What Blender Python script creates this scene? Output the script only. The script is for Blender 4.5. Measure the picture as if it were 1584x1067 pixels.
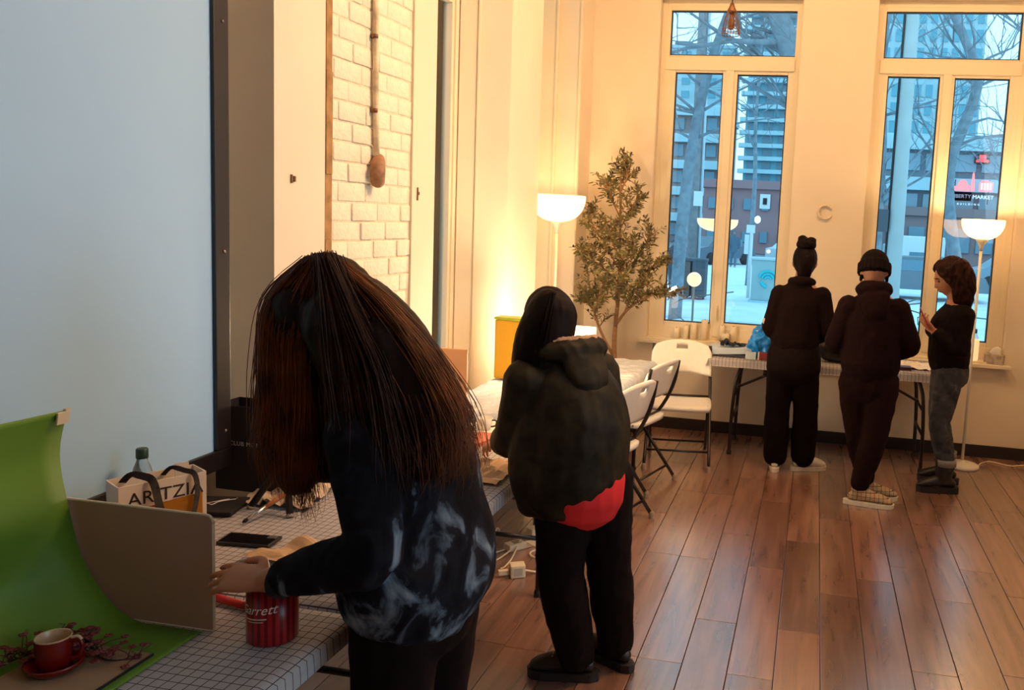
import bpy, bmesh, math, random
from mathutils import Vector, Matrix, noise
V = Vector
PI = math.pi
rnd = random.Random(7)
for o in list(bpy.data.objects):
    bpy.data.objects.remove(o, do_unlink=True)
SC = bpy.context.scene
COL = SC.collection

# ------------------------------------------------------------------ camera
F_PX, PITCH, ROLL, YAW, CX, CY = 1299.51, 0.107865, -0.0488607, 0.1752933, 1026.788, 476.039
cy_, sy_, cp_, sp_, cr_, sr_ = math.cos(YAW), math.sin(YAW), math.cos(PITCH), math.sin(PITCH), math.cos(ROLL), math.sin(ROLL)
fw = V((-sy_*cp_, cy_*cp_, -sp_)); rt0 = V((cy_, sy_, 0)); dn0 = fw.cross(rt0)
rt = rt0*cr_ + dn0*sr_; dn = -rt0*sr_ + dn0*cr_
cam_d = bpy.data.cameras.new('camera'); cam = bpy.data.objects.new('camera', cam_d); COL.objects.link(cam)
cam.matrix_world = Matrix(((rt.x, -dn.x, -fw.x, 0), (rt.y, -dn.y, -fw.y, 0), (rt.z, -dn.z, -fw.z, 1.72), (0, 0, 0, 1)))
cam_d.sensor_fit = 'HORIZONTAL'; cam_d.sensor_width = 36
cam_d.lens = F_PX/1584*36
cam_d.shift_x = (792-CX)/1584; cam_d.shift_y = (CY-533.5)/1584
cam_d.clip_end = 2000
SC.camera = cam

# ------------------------------------------------------------------ view, world, lights
SC.view_settings.view_transform = 'Standard'; SC.view_settings.look = 'None'
SC.view_settings.gamma = 1; SC.view_settings.use_curve_mapping = False
SC.view_settings.exposure = 0.0
W = bpy.data.worlds.new('sky'); SC.world = W; W.use_nodes = True
nt = W.node_tree; bg = nt.nodes['Background']
tc = nt.nodes.new('ShaderNodeTexCoord'); sep = nt.nodes.new('ShaderNodeSeparateXYZ')
cr = nt.nodes.new('ShaderNodeValToRGB')
nt.links.new(tc.outputs['Generated'], sep.inputs[0]); nt.links.new(sep.outputs['Z'], cr.inputs[0])
cr.color_ramp.elements[0].position = 0.0; cr.color_ramp.elements[0].color = (0.52, 0.86, 1.0, 1)
cr.color_ramp.elements[1].position = 0.6; cr.color_ramp.elements[1].color = (0.34, 0.74, 1.0, 1)
nt.links.new(cr.outputs[0], bg.inputs[0]); bg.inputs[1].default_value = 2.1

def area_light(name, loc, target, size, size_y, power, color):
    d = bpy.data.lights.new(name, 'AREA'); d.shape = 'RECTANGLE'; d.size = size; d.size_y = size_y
    d.energy = power; d.color = color
    o = bpy.data.objects.new(name, d); COL.objects.link(o); o.location = loc
    o.rotation_euler = (V(target)-V(loc)).to_track_quat('-Z', 'Y').to_euler(); return o
def point_light(name, loc, power, color, r=0.05):
    d = bpy.data.lights.new(name, 'POINT'); d.energy = power; d.color = color; d.shadow_soft_size = r
    o = bpy.data.objects.new(name, d); COL.objects.link(o); o.location = loc; return o
# daylight through the tall windows of the right wall (window_3, window_4)
area_light('daylight_window_3', (2.42, 1.2, 2.0), (-1.9, 1.2, 1.5), 1.5, 2.2, 22, (0.78, 0.90, 1.0))
area_light('daylight_window_4', (2.42, 3.2, 2.0), (-1.9, 3.0, 1.3), 1.0, 2.2, 3, (0.66, 0.88, 1.0))
WARM = (1.0, 0.60, 0.27)
LAMP_R, LAMP_L, LANT = 26, 14, 46
# unseen fill lights added under the ceiling, first one washes the front wall
area_light('ceiling_fill', (0.2, 5.0, 4.05), (0.2, 6.6, 1.4), 3.2, 0.4, 50, WARM)
L2 = area_light('ceiling_fill', (0.9, 3.6, 4.05), (-1.85, 3.6, 1.6), 1.6, 0.4, 60, (1.0, 0.60, 0.31)); L2.data.spread = 1.9  # added fill for the left wall and the brick
area_light('ceiling_fill', (0.5, -0.9, 4.05), (-1.2, 1.8, 0.7), 0.8, 0.4, 7, (1.0, 0.52, 0.26))  # added behind the camera to warm the near board

# ------------------------------------------------------------------ materials
MATS = {}
def P(name, col, rough=0.6, metal=0.0, var=0.0, scale=20.0, bump=0.0, bscale=None, spec=0.5, **kw):
    if name in MATS: return MATS[name]
    m = bpy.data.materials.new(name); m.use_nodes = True; n = m.node_tree; b = n.nodes['Principled BSDF']
    b.inputs['Base Color'].default_value = (*col, 1); b.inputs['Roughness'].default_value = rough
    b.inputs['Metallic'].default_value = metal; b.inputs['Specular IOR Level'].default_value = spec
    for k, v in kw.items(): b.inputs[k.replace('_', ' ')].default_value = v
    if var or bump:
        t = n.nodes.new('ShaderNodeTexCoord'); nz = n.nodes.new('ShaderNodeTexNoise')
        nz.inputs['Scale'].default_value = scale; nz.inputs['Detail'].default_value = 4
        n.links.new(t.outputs['Object'], nz.inputs['Vector'])
        if var:
            r = n.nodes.new('ShaderNodeValToRGB')
            r.color_ramp.elements[0].position = 0.3; r.color_ramp.elements[1].position = 0.7
            r.color_ramp.elements[0].color = (*[c*(1-var) for c in col], 1)
            r.color_ramp.elements[1].color = (*[min(1, c*(1+var)) for c in col], 1)
            n.links.new(nz.outputs['Fac'], r.inputs[0]); n.links.new(r.outputs[0], b.inputs['Base Color'])
        if bump:
            n2 = nz
            if bscale:
                n2 = n.nodes.new('ShaderNodeTexNoise'); n2.inputs['Scale'].default_value = bscale
                n.links.new(t.outputs['Object'], n2.inputs['Vector'])
            bp = n.nodes.new('ShaderNodeBump'); bp.inputs['Strength'].default_value = bump
            bp.inputs['Distance'].default_value = 0.01
            n.links.new(n2.outputs['Fac'], bp.inputs['Height']); n.links.new(bp.outputs[0], b.inputs['Normal'])
    MATS[name] = m; return m
def EM(name, col, s):
    if name in MATS: return MATS[name]
    m = bpy.data.materials.new(name); m.use_nodes = True; b = m.node_tree.nodes['Principled BSDF']
    b.inputs['Base Color'].default_value = (*[min(1, c*0.8) for c in col], 1)
    b.inputs['Emission Color'].default_value = (*col, 1); b.inputs['Emission Strength'].default_value = s
    MATS[name] = m; return m

def floor_mat():
    m = bpy.data.materials.new('oiled_oak'); m.use_nodes = True; n = m.node_tree; L = n.links.new
    b = n.nodes['Principled BSDF']
    t = n.nodes.new('ShaderNodeTexCoord'); oi = n.nodes.new('ShaderNodeObjectInfo')
    mp = n.nodes.new('ShaderNodeMapping'); mp.inputs['Scale'].default_value = (14, 1.3, 1)
    add = n.nodes.new('ShaderNodeVectorMath'); add.operation = 'ADD'
    mul = n.nodes.new('ShaderNodeVectorMath'); mul.operation = 'MULTIPLY'; mul.inputs[1].default_value = (37, 53, 0)
    L(oi.outputs['Random'], mul.inputs[0]); L(t.outputs['Object'], add.inputs[0]); L(mul.outputs[0], add.inputs[1])
    L(add.outputs[0], mp.inputs[0])
    nz = n.nodes.new('ShaderNodeTexNoise'); nz.inputs['Scale'].default_value = 1.6; nz.inputs['Detail'].default_value = 8
    nz.inputs['Distortion'].default_value = 0.5
    L(mp.outputs[0], nz.inputs['Vector'])
    r = n.nodes.new('ShaderNodeValToRGB'); e = r.color_ramp.elements
    e[0].position = 0.20; e[0].color = (0.115, 0.048, 0.030, 1); e[1].position = 0.75; e[1].color = (0.27, 0.135, 0.092, 1)
    x = e.new(0.5); x.color = (0.19, 0.088, 0.058, 1)
    L(nz.outputs['Fac'], r.inputs[0])
    hs = n.nodes.new('ShaderNodeHueSaturation')
    mr = n.nodes.new('ShaderNodeMapRange'); mr.inputs[3].default_value = 0.78; mr.inputs[4].default_value = 1.45
    L(oi.outputs['Random'], mr.inputs[0]); L(mr.outputs[0], hs.inputs['Value']); L(r.outputs[0], hs.inputs['Color'])
    L(hs.outputs[0], b.inputs['Base Color'])
    mr2 = n.nodes.new('ShaderNodeMapRange'); mr2.inputs[3].default_value = 0.25; mr2.inputs[4].default_value = 0.31
    L(nz.outputs['Fac'], mr2.inputs[0]); L(mr2.outputs[0], b.inputs['Roughness'])
    bp = n.nodes.new('ShaderNodeBump'); bp.inputs['Strength'].default_value = 0.03; bp.inputs['Distance'].default_value = 0.002
    L(nz.outputs['Fac'], bp.inputs['Height']); L(bp.outputs[0], b.inputs['Normal'])
    b.inputs['Specular IOR Level'].default_value = 0.8; b.inputs['Coat Weight'].default_value = 1.0; b.inputs['Coat Roughness'].default_value = 0.23; b.inputs['Coat IOR'].default_value = 2.25
    return m
def glass_mat():
    m = bpy.data.materials.new('window_glass'); m.use_nodes = True; n = m.node_tree; L = n.links.new
    n.nodes.remove(n.nodes['Principled BSDF'])
    tr = n.nodes.new('ShaderNodeBsdfTransparent'); tr.inputs[0].default_value = (0.93, 0.98, 1, 1)
    gl = n.nodes.new('ShaderNodeBsdfGlossy'); gl.inputs['Roughness'].default_value = 0.01
    fr = n.nodes.new('ShaderNodeFresnel'); fr.inputs[0].default_value = 1.55
    mx = n.nodes.new('ShaderNodeMixShader'); L(fr.outputs[0], mx.inputs[0]); L(tr.outputs[0], mx.inputs[1]); L(gl.outputs[0], mx.inputs[2])
    L(mx.outputs[0], n.nodes['Material Output'].inputs[0]); return m
def grid_mat(name, base, line, step, w):
    m = bpy.data.materials.new(name); m.use_nodes = True; n = m.node_tree; L = n.links.new
    b = n.nodes['Principled BSDF']; b.inputs['Roughness'].default_value = 0.55
    t = n.nodes.new('ShaderNodeTexCoord'); s = n.nodes.new('ShaderNodeSeparateXYZ'); L(t.outputs['Object'], s.inputs[0])
    outs = []
    for ax in 'XYZ':
        d = n.nodes.new('ShaderNodeMath'); d.operation = 'PINGPONG'; d.inputs[1].default_value = step/2
        L(s.outputs[ax], d.inputs[0])
        c = n.nodes.new('ShaderNodeMath'); c.operation = 'LESS_THAN'; c.inputs[1].default_value = w/2
        L(d.outputs[0], c.inputs[0]); outs.append(c)
    mx = n.nodes.new('ShaderNodeMath'); mx.operation = 'MAXIMUM'; L(outs[0].outputs[0], mx.inputs[0]); L(outs[1].outputs[0], mx.inputs[1])
    mix = n.nodes.new('ShaderNodeMix'); mix.data_type = 'RGBA'
    mix.inputs[6].default_value = (*base, 1); mix.inputs[7].default_value = (*line, 1)
    L(mx.outputs[0], mix.inputs[0]); L(mix.outputs[2], b.inputs['Base Color']); return m
def ramp_mat(name, stops, scale, rough=0.8, kind='NOISE', detail=4, dist=0.0, vec=(1, 1, 1), bump=0.0, sheen=0.0, spec=0.12):
    m = bpy.data.materials.new(name); m.use_nodes = True; n = m.node_tree; L = n.links.new
    b = n.nodes['Principled BSDF']; b.inputs['Roughness'].default_value = rough; b.inputs['Specular IOR Level'].default_value = spec
    if sheen: b.inputs['Sheen Weight'].default_value = sheen
    t = n.nodes.new('ShaderNodeTexCoord'); mp = n.nodes.new('ShaderNodeMapping'); mp.inputs['Scale'].default_value = vec
    L(t.outputs['Object'], mp.inputs[0])
    nz = n.nodes.new('ShaderNodeTexNoise'); nz.inputs['Scale'].default_value = scale; nz.inputs['Detail'].default_value = detail
    nz.inputs['Distortion'].default_value = dist; L(mp.outputs[0], nz.inputs['Vector'])
    r = n.nodes.new('ShaderNodeValToRGB'); e = r.color_ramp.elements
    e[0].position, e[0].color = stops[0][0], (*stops[0][1], 1); e[1].position, e[1].color = stops[-1][0], (*stops[-1][1], 1)
    for p, c in stops[1:-1]: x = e.new(p); x.color = (*c, 1)
    L(nz.outputs['Fac'], r.inputs[0]); L(r.outputs[0], b.inputs['Base Color'])
    if bump:
        bp = n.nodes.new('ShaderNodeBump'); bp.inputs['Strength'].default_value = bump; bp.inputs['Distance'].default_value = 0.01
        L(nz.outputs['Fac'], bp.inputs['Height']); L(bp.outputs[0], b.inputs['Normal'])
    return m
def shade_mat(name, col, es):
    m = bpy.data.materials.new(name); m.use_nodes = True; n = m.node_tree; L = n.links.new
    n.nodes.remove(n.nodes['Principled BSDF'])
    tr = n.nodes.new('ShaderNodeBsdfTranslucent'); tr.inputs[0].default_value = (0.95, 0.80, 0.52, 1)
    df = n.nodes.new('ShaderNodeBsdfDiffuse'); df.inputs[0].default_value = (0.9, 0.82, 0.66, 1)
    mx = n.nodes.new('ShaderNodeMixShader'); mx.inputs[0].default_value = 0.5; L(tr.outputs[0], mx.inputs[1]); L(df.outputs[0], mx.inputs[2])
    em = n.nodes.new('ShaderNodeEmission'); em.inputs[0].default_value = (*col, 1); em.inputs[1].default_value = es
    ad = n.nodes.new('ShaderNodeAddShader'); L(mx.outputs[0], ad.inputs[0]); L(em.outputs[0], ad.inputs[1])
    L(ad.outputs[0], n.nodes['Material Output'].inputs[0]); return m

M_wall = P('cream_wall_paint', (0.78, 0.66, 0.50), 0.75, var=0.03, scale=3, bump=0.04, bscale=120)
M_brick = P('painted_brick', (0.80, 0.71, 0.55), 0.7, var=0.05, scale=25, bump=0.5, bscale=60)
M_mortar = P('painted_mortar', (0.76, 0.65, 0.48), 0.85, var=0.1, scale=40, bump=0.6, bscale=90)
M_ceil = P('white_ceiling', (0.80, 0.76, 0.68), 0.9)
M_trim = P('cream_window_paint', (0.78, 0.67, 0.48), 0.45, var=0.02, scale=8)
M_gasket = P('black_gasket', (0.012, 0.010, 0.012), 0.5)
M_base = P('dark_baseboard', (0.016, 0.008, 0.006), 0.5, var=0.2, scale=6)
M_floor = floor_mat(); M_sub = P('subfloor', (0.03, 0.013, 0.008), 0.8)
M_glass = glass_mat()
M_black = P('black_metal', (0.012, 0.006, 0.005), 0.4)
M_blackc = P('black_cloth', (0.010, 0.004, 0.004), 0.9, var=0.3, scale=30)
M_white = P('white_plastic', (0.78, 0.72, 0.63), 0.4, var=0.03, scale=30)
M_tabletop = P('table_plastic', (0.62, 0.57, 0.50), 0.45, var=0.04, scale=40)
M_grid = grid_mat('grid_tablecloth_print', (0.72, 0.66, 0.66), (0.10, 0.05, 0.06), 0.0254, 0.0022)
M_lampw = P('white_enamel', (0.80, 0.74, 0.62), 0.35)
M_shade = shade_mat('opal_shade', (1.0, 0.58, 0.20), 3.0)
M_candle = P('ivory_wax', (0.82, 0.70, 0.50), 0.5, Subsurface_Weight=0.1)
M_wick = P('wick', (0.05, 0.03, 0.02), 0.9)

# ------------------------------------------------------------------ mesh helpers
def tagit(o, label=None, cat=None, group=None, kind=None):
    if label: o['label'] = label
    if cat: o['category'] = cat
    if group: o['group'] = group
    if kind: o['kind'] = kind
    return o
def thing(name, label, cat, loc=(0, 0, 0), rz=0.0, group=None):
    o = bpy.data.objects.new(name, None); COL.objects.link(o); o.location = loc; o.rotation_euler = (0, 0, rz)
    o.empty_display_size = 0.05
    return tagit(o, label, cat, group)
def finish(name, me, mat, parent, smooth, local):
    if mat is not None:
        for mm in (mat if isinstance(mat, (list, tuple)) else [mat]): me.materials.append(mm)
    if smooth:
        for p in me.polygons: p.use_smooth = True
    o = bpy.data.objects.new(name, me); COL.objects.link(o)
    if parent is not None:
        o.parent = parent
        if not local:
            w = V((0, 0, 0)); q = parent
            while q is not None: w += V(q.location); q = q.parent
            me.transform(Matrix.Translation(-w))
    elif not local and len(me.vertices):
        xs = [v.co.x for v in me.vertices]; ys = [v.co.y for v in me.vertices]; zs = [v.co.z for v in me.vertices]
        c = V(((min(xs)+max(xs))/2, (min(ys)+max(ys))/2, min(zs)))
        me.transform(Matrix.Translation(-c)); o.location = c
    return o
def obj(name, bm, mat, parent=None, smooth=False, local=False):
    me = bpy.data.meshes.new(name); bmesh.ops.recalc_face_normals(bm, faces=bm.faces[:]); bm.to_mesh(me); bm.free()
    return finish(name, me, mat, parent, smooth, local)
def struct(name, bm, mat, parent=None, smooth=False):
    o = obj(name, bm, mat, parent, smooth)
    if parent is None: o['kind'] = 'structure'
    return o
def B(): return bmesh.new()
def box(bm, a, b, bev=0.0, mi=0):
    a, b = V(a), V(b)
    vs = [bm.verts.new((x, y, z)) for x in (a.x, b.x) for y in (a.y, b.y) for z in (a.z, b.z)]
    fs = [bm.faces.new([vs[i] for i in q]) for q in ((0, 1, 3, 2), (4, 6, 7, 5), (0, 4, 5, 1), (2, 3, 7, 6), (0, 2, 6, 4), (1, 5, 7, 3))]
    for f in fs: f.material_index = mi
    if bev:
        es = {e for f in fs for e in f.edges}
        bmesh.ops.bevel(bm, geom=list(es), offset=bev, segments=2, affect='EDGES', profile=0.6)
    return vs
def obox(bm, c, ax, ay, az, hx, hy, hz, bev=0.0):
    """oriented box from centre, axes, half sizes"""
    c = V(c); vs = []
    for x in (-1, 1):
        for y in (-1, 1):
            for z in (-1, 1): vs.append(bm.verts.new(c+V(ax)*hx*x+V(ay)*hy*y+V(az)*hz*z))
    fs = [bm.faces.new([vs[i] for i in q]) for q in ((0, 1, 3, 2), (4, 6, 7, 5), (0, 4, 5, 1), (2, 3, 7, 6), (0, 2, 6, 4), (1, 5, 7, 3))]
    if bev:
        es = {e for f in fs for e in f.edges}
        bmesh.ops.bevel(bm, geom=list(es), offset=bev, segments=2, affect='EDGES', profile=0.6)
def frame_of(t, side=None):
    t = t.normalized()
    a = V(side) if side is not None else (V((0, 0, 1)) if abs(t.z) < 0.9 else V((1, 0, 0)))
    a = a - t*a.dot(t)
    if a.length < 1e-5: a = t.orthogonal()
    a.normalize(); return a, t.cross(a).normalized()
def tube(bm, pts, r, n=8, cap=True, mi=0):
    pts = [V(p) for p in pts]; rs = r if isinstance(r, (list, tuple)) else [r]*len(pts)
    rings = []; prev = None
    for i, p in enumerate(pts):
        t = (pts[min(i+1, len(pts)-1)]-pts[max(i-1, 0)])
        a, b = frame_of(t, prev); prev = a
        rings.append([bm.verts.new(p+(a*math.cos(2*PI*k/n)+b*math.sin(2*PI*k/n))*rs[i]) for k in range(n)])
    for i in range(len(rings)-1):
        for k in range(n):
            f = bm.faces.new((rings[i][k], rings[i][(k+1) % n], rings[i+1][(k+1) % n], rings[i+1][k])); f.material_index = mi
    if cap:
        for rg in (rings[0], rings[-1]):
            f = bm.faces.new(rg); f.material_index = mi
def lathe(bm, prof, c=(0, 0, 0), n=32, mi=0):
    c = V(c); rings = []
    for r, z in prof:
        if r < 1e-6: rings.append([bm.verts.new(c+V((0, 0, z)))])
        else: rings.append([bm.verts.new(c+V((r*math.cos(2*PI*k/n), r*math.sin(2*PI*k/n), z))) for k in range(n)])
    for i in range(len(rings)-1):
        A, D = rings[i], rings[i+1]
        for k in range(n):
            k2 = (k+1) % n
            if len(A) == 1 and len(D) == 1: continue
            if len(A) == 1: f = bm.faces.new((A[0], D[k], D[k2]))
            elif len(D) == 1: f = bm.faces.new((A[k], A[k2], D[0]))
            else: f = bm.faces.new((A[k], A[k2], D[k2], D[k]))
            f.material_index = mi
def catmull(ps, sub):
    out = []
    n = len(ps)
    for i in range(n-1):
        p0, p1, p2, p3 = ps[max(i-1, 0)], ps[i], ps[i+1], ps[min(i+2, n-1)]
        for k in range(sub):
            t = k/sub
            out.append(0.5*((2*p1)+(p2-p0)*t+(2*p0-5*p1+4*p2-p3)*t*t+(3*p1-p0-3*p2+p3)*t**3))
    out.append(ps[-1]); return out
def smooth_pts(pts, sub=4): return catmull([V(p) for p in pts], sub)
def loft(bm, st, side=None, n=18, sub=3):
    """closed tapered body through stations (centre, half width a, half depth b); a lies along 'side'"""
    cs = smooth_pts([s[0] for s in st], sub)
    aa = [v.x for v in smooth_pts([V((s[1], s[2] if len(s) > 2 else s[1], 0)) for s in st], sub)]
    bb = [v.y for v in smooth_pts([V((s[1], s[2] if len(s) > 2 else s[1], 0)) for s in st], sub)]
    rings = []; prev = V(side) if side is not None else None
    def ring(c, t, ra, rb, pv):
        A, Bv = frame_of(t, pv)
        return [bm.verts.new(c+A*math.cos(2*PI*k/n)*ra+Bv*math.sin(2*PI*k/n)*rb) for k in range(n)], A
    N = len(cs)
    t0 = (cs[1]-cs[0]).normalized(); t1 = (cs[-1]-cs[-2]).normalized()
    r0 = min(aa[0], bb[0]); r1 = min(aa[-1], bb[-1])
    seq = [(cs[0]-t0*r0*0.75, t0, aa[0]*0.5, bb[0]*0.5), (cs[0]-t0*r0*0.45, t0, aa[0]*0.85, bb[0]*0.85)]
    for i in range(N):
        t = cs[min(i+1, N-1)]-cs[max(i-1, 0)]
        seq.append((cs[i], t, max(aa[i], 0.002), max(bb[i], 0.002)))
    seq += [(cs[-1]+t1*r1*0.45, t1, aa[-1]*0.85, bb[-1]*0.85), (cs[-1]+t1*r1*0.75, t1, aa[-1]*0.5, bb[-1]*0.5)]
    for c, t, ra, rb in seq:
        rg, A = ring(c, t, ra, rb, V(side) if side is not None else prev)
        prev = A; rings.append(rg)
    for i in range(len(rings)-1):
        for k in range(n): bm.faces.new((rings[i][k], rings[i][(k+1) % n], rings[i+1][(k+1) % n], rings[i+1][k]))
    bm.faces.new(rings[0]); bm.faces.new(rings[-1])
def ball(bm, c, r, mat=None, sub=3):
    """ellipsoid, r = (rx, ry, rz)"""
    m = Matrix.Translation(V(c)) @ (mat.to_4x4() if mat is not None else Matrix.Identity(4)) @ Matrix.Diagonal((*r, 1))
    bmesh.ops.create_icosphere(bm, subdivisions=sub, radius=1, matrix=m)
def remeshed(name, bm, mat, parent, voxel, smooth=4, fold=0.0, fsize=0.12, local=False, loc=None, fold2=0.0, fsize2=0.04, stretch=None):
    me = bpy.data.meshes.new(name); bmesh.ops.recalc_face_normals(bm, faces=bm.faces[:]); bm.to_mesh(me); bm.free()
    o = bpy.data.objects.new('tmp', me); COL.objects.link(o)
    md = o.modifiers.new('r', 'REMESH'); md.mode = 'VOXEL'; md.voxel_size = voxel; md.use_smooth_shade = True
    if smooth: s = o.modifiers.new('s', 'SMOOTH'); s.factor = 0.5; s.iterations = smooth
    dg = bpy.context.evaluated_depsgraph_get(); dg.update()
    me2 = bpy.data.meshes.new_from_object(o.evaluated_get(dg)); me2.name = name
    bpy.data.objects.remove(o); bpy.data.meshes.remove(me)
    if fold or fold2:
        me2.update()
        nor = [v.normal.copy() for v in me2.vertices]
        for v, nn in zip(me2.vertices, nor):
            p = v.co
            q = V((p.x, p.y, p.z*0.6)) if stretch is None else V((p.x*stretch[0], p.y*stretch[1], p.z*stretch[2]))
            d = 0
            if fold: d += fold*(0.5-abs(noise.noise(q/fsize)))*1.6
            if fold2: d += fold2*noise.noise(q/fsize2)
            v.co = p+nn*d
    return finish(name, me2, mat, parent, True, local)
def text_mesh(name, s, size, mat, parent, M, extr=0.0006, shear=0.0, align='LEFT', space=1.0, bend=None):
    cu = bpy.data.curves.new(name, 'FONT'); cu.body = s; cu.size = size; cu.extrude = extr; cu.shear = shear
    cu.align_x = align; cu.space_character = space; cu.resolution_u = 3
    o = bpy.data.objects.new('tmp', cu); COL.objects.link(o)
    dg = bpy.context.evaluated_depsgraph_get(); dg.update()
    me = bpy.data.meshes.new_from_object(o.evaluated_get(dg)); me.name = name
    bpy.data.objects.remove(o)
    if bend:
        for v in me.vertices: v.co = bend(v.co)
    me.transform(M)
    return finish(name, me, mat, parent, False, False)
def copy_tree(o, parent=None):
    c = o.copy(); COL.objects.link(c)
    if parent is not None: c.parent = parent; c.matrix_parent_inverse = o.matrix_parent_inverse
    for ch in list(o.children): copy_tree(ch, c)
    return c
# ------------------------------------------------------------------ room
FY, LX, RX, BY, CZ = 6.67, -1.85, 2.3, -1.6, 4.2
def wall_grid(bm, axis, u0, u1, z0, z1, d0, d1, holes):
    us = sorted({u0, u1, *[h[0] for h in holes], *[h[1] for h in holes]}); zs = sorted({z0, z1, *[h[2] for h in holes], *[h[3] for h in holes]})
    for i in range(len(us)-1):
        for j in range(len(zs)-1):
            uc, zc = (us[i]+us[i+1])/2, (zs[j]+zs[j+1])/2
            if any(h[0] < uc < h[1] and h[2] < zc < h[3] for h in holes): continue
            if axis == 'Y': box(bm, (us[i], d0, zs[j]), (us[i+1], d1, zs[j+1]))
            else: box(bm, (d0, us[i], zs[j]), (d1, us[i+1], zs[j+1]))
    bmesh.ops.remove_doubles(bm, verts=bm.verts, dist=1e-5)
    # drop the inner shared faces
    bm.faces.ensure_lookup_table(); seen = {}
    for f in bm.faces: seen.setdefault(tuple(sorted(v.index for v in f.verts)), []).append(f)
    bm.verts.index_update(); seen = {}
    for f in bm.faces: seen.setdefault(tuple(sorted(v.index for v in f.verts)), []).append(f)
    bmesh.ops.delete(bm, geom=[f for fs in seen.values() if len(fs) > 1 for f in fs], context='FACES_ONLY')
OP1 = (-1.32, -0.215, 0.73, 3.425); OP2 = (0.345, 1.455, 0.73, 3.425)
bm = B(); wall_grid(bm, 'Y', -2.6, RX+0.2, 0, CZ, FY, FY+0.30, [OP1, OP2]); wall_front = struct('wall_front', bm, M_wall)
bm = B()
wall_grid(bm, 'X', 2.635, FY, 0, CZ, -2.42, LX, [(3.871, 4.856, 0.60, 3.6), (5.416, 6.352, 0.0, 3.6), (2.940, 3.640, 0, CZ)])
wall_left = struct('wall_left', bm, M_wall)
bm = B(); box(bm, (-2.42, BY, 0), (-2.12, 2.635, CZ)); struct('wall_left_recess', bm, M_wall)
bm = B(); box(bm, (-2.42, 2.941, 0), (-1.8625, 3.639, CZ)); obj('mortar_bed', bm, M_mortar, wall_left)
# painted bricks, one object each (they share four meshes)
def brick_mesh(l, h):
    bm = B(); box(bm, (-0.011, -l/2, -h/2), (0.011, l/2, h/2), bev=0.005); me = bpy.data.meshes.new('brick'); bm.to_mesh(me); bm.free()
    me.materials.append(M_brick)
    for p in me.polygons: p.use_smooth = True
    return me
BM = {}
def brick(y0, y1, z, h):
    l = y1-y0; k = round(l, 3)
    if k not in BM: BM[k] = brick_mesh(l, h)
    o = bpy.data.objects.new('brick', BM[k]); COL.objects.link(o); o.parent = wall_left
    o.location = V((-1.8695+rnd.uniform(-0.002, 0.003), (y0+y1)/2, z+h/2))-V(wall_left.location)
    o.rotation_euler = (rnd.uniform(-0.014, 0.014), rnd.uniform(-0.03, 0.03), rnd.uniform(-0.015, 0.015))
z = 0.70; row = 0; CO = 0.0785; BL = 0.203
while z < 3.1:
    off = [0.0, 0.10, 0.03, 0.135][row % 4]
    y = 2.943-off
    while y < 3.6392:
        a, b_ = max(y, 2.943), min(y+BL-0.008, 3.6392)
        if b_-a > 0.03: brick(round(a, 3), round(b_, 3), z, CO-0.0075)
        y += BL
    z += CO; row += 1
# ragged plaster edge beside the brick, brown
M_edge = P('raw_plaster_edge', (0.36, 0.19, 0.07), 0.9, var=0.3, scale=18)
bm = B(); zz = 0.3
while zz < CZ-0.02:
    h = rnd.uniform(0.10, 0.42); w = rnd.uniform(0.040, 0.050); z1 = min(zz+h, CZ-0.005)
    box(bm, (-1.866, 2.941, zz), (-1.847+rnd.uniform(-0.002, 0.002), 2.941+w, z1), 0.002); zz = z1
struct('trim_1', bm, M_edge)
bm = B(); box(bm, (-2.42, BY-0.2, CZ), (RX+0.3, FY+0.3, CZ+0.1)); struct('ceiling', bm, M_ceil)
bm = B(); wall_grid(bm, 'X', BY, FY, 0, CZ, RX, RX+0.25, [(0.2, 2.2, 0.8, 3.3), (2.7, 4.0, 0.8, 3.3)]); struct('wall_right', bm, M_wall)
bm = B(); box(bm, (-2.42, BY-0.2, 0), (RX+0.25, BY, CZ)); struct('wall_back', bm, P('dark_back_wall', (0.10, 0.055, 0.04), 0.8))
# floor: every board an object
bm = B(); box(bm, (-2.42, BY-0.2, -0.12), (RX+0.25, FY+0.3, -0.011)); floor = struct('floor', bm, M_sub)
PW, PL = 0.1765, 1.03
phase = {0: 3.079, 1: 3.075, 2: 3.458, 3: 4.079, 4: 4.486, 5: 3.868, 6: 4.085, 7: 3.26, 8: 3.952}
PM = {}
def plank(x0, x1, y0, y1):
    k = (round(x1-x0, 3), round(y1-y0, 3))
    if k not in PM:
        w, l = k; bm = B(); box(bm, (-w/2+0.0012, -l/2+0.0012, -0.011), (w/2-0.0012, l/2-0.0012, 0.0), bev=0.0016)
        me = bpy.data.meshes.new('floor_plank'); bm.to_mesh(me); bm.free(); me.materials.append(M_floor); PM[k] = me
    o = bpy.data.objects.new('floor_plank', PM[k]); COL.objects.link(o); o.parent = floor
    o.location = V(((x0+x1)/2, (y0+y1)/2, rnd.uniform(-0.0006, 0.0)))-V(floor.location)
for k in range(-7, 17):
    x0 = -0.581-PW+PW*k; x1 = min(x0+PW, RX-0.002)
    if x1-x0 < 0.03: continue
    if k == -6: pass
    ph = phase.get(k, rnd.uniform(0, PL)); y = ph-PL*math.ceil((ph-BY)/PL)
    x0c = max(x0, LX+0.003)
    if x1 <= x0c: continue
    while y < FY:
        a, b_ = max(y, BY+0.003), min(y+PL, FY-0.003)
        if b_-a > 0.02: plank(x0c, x1, a, b_)
        y += PL
bm = B(); box(bm, (LX+0.001, FY-0.016, 0), (RX-0.001, FY-0.001, 0.094), 0.004); struct('baseboard_front', bm, M_base)
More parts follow.
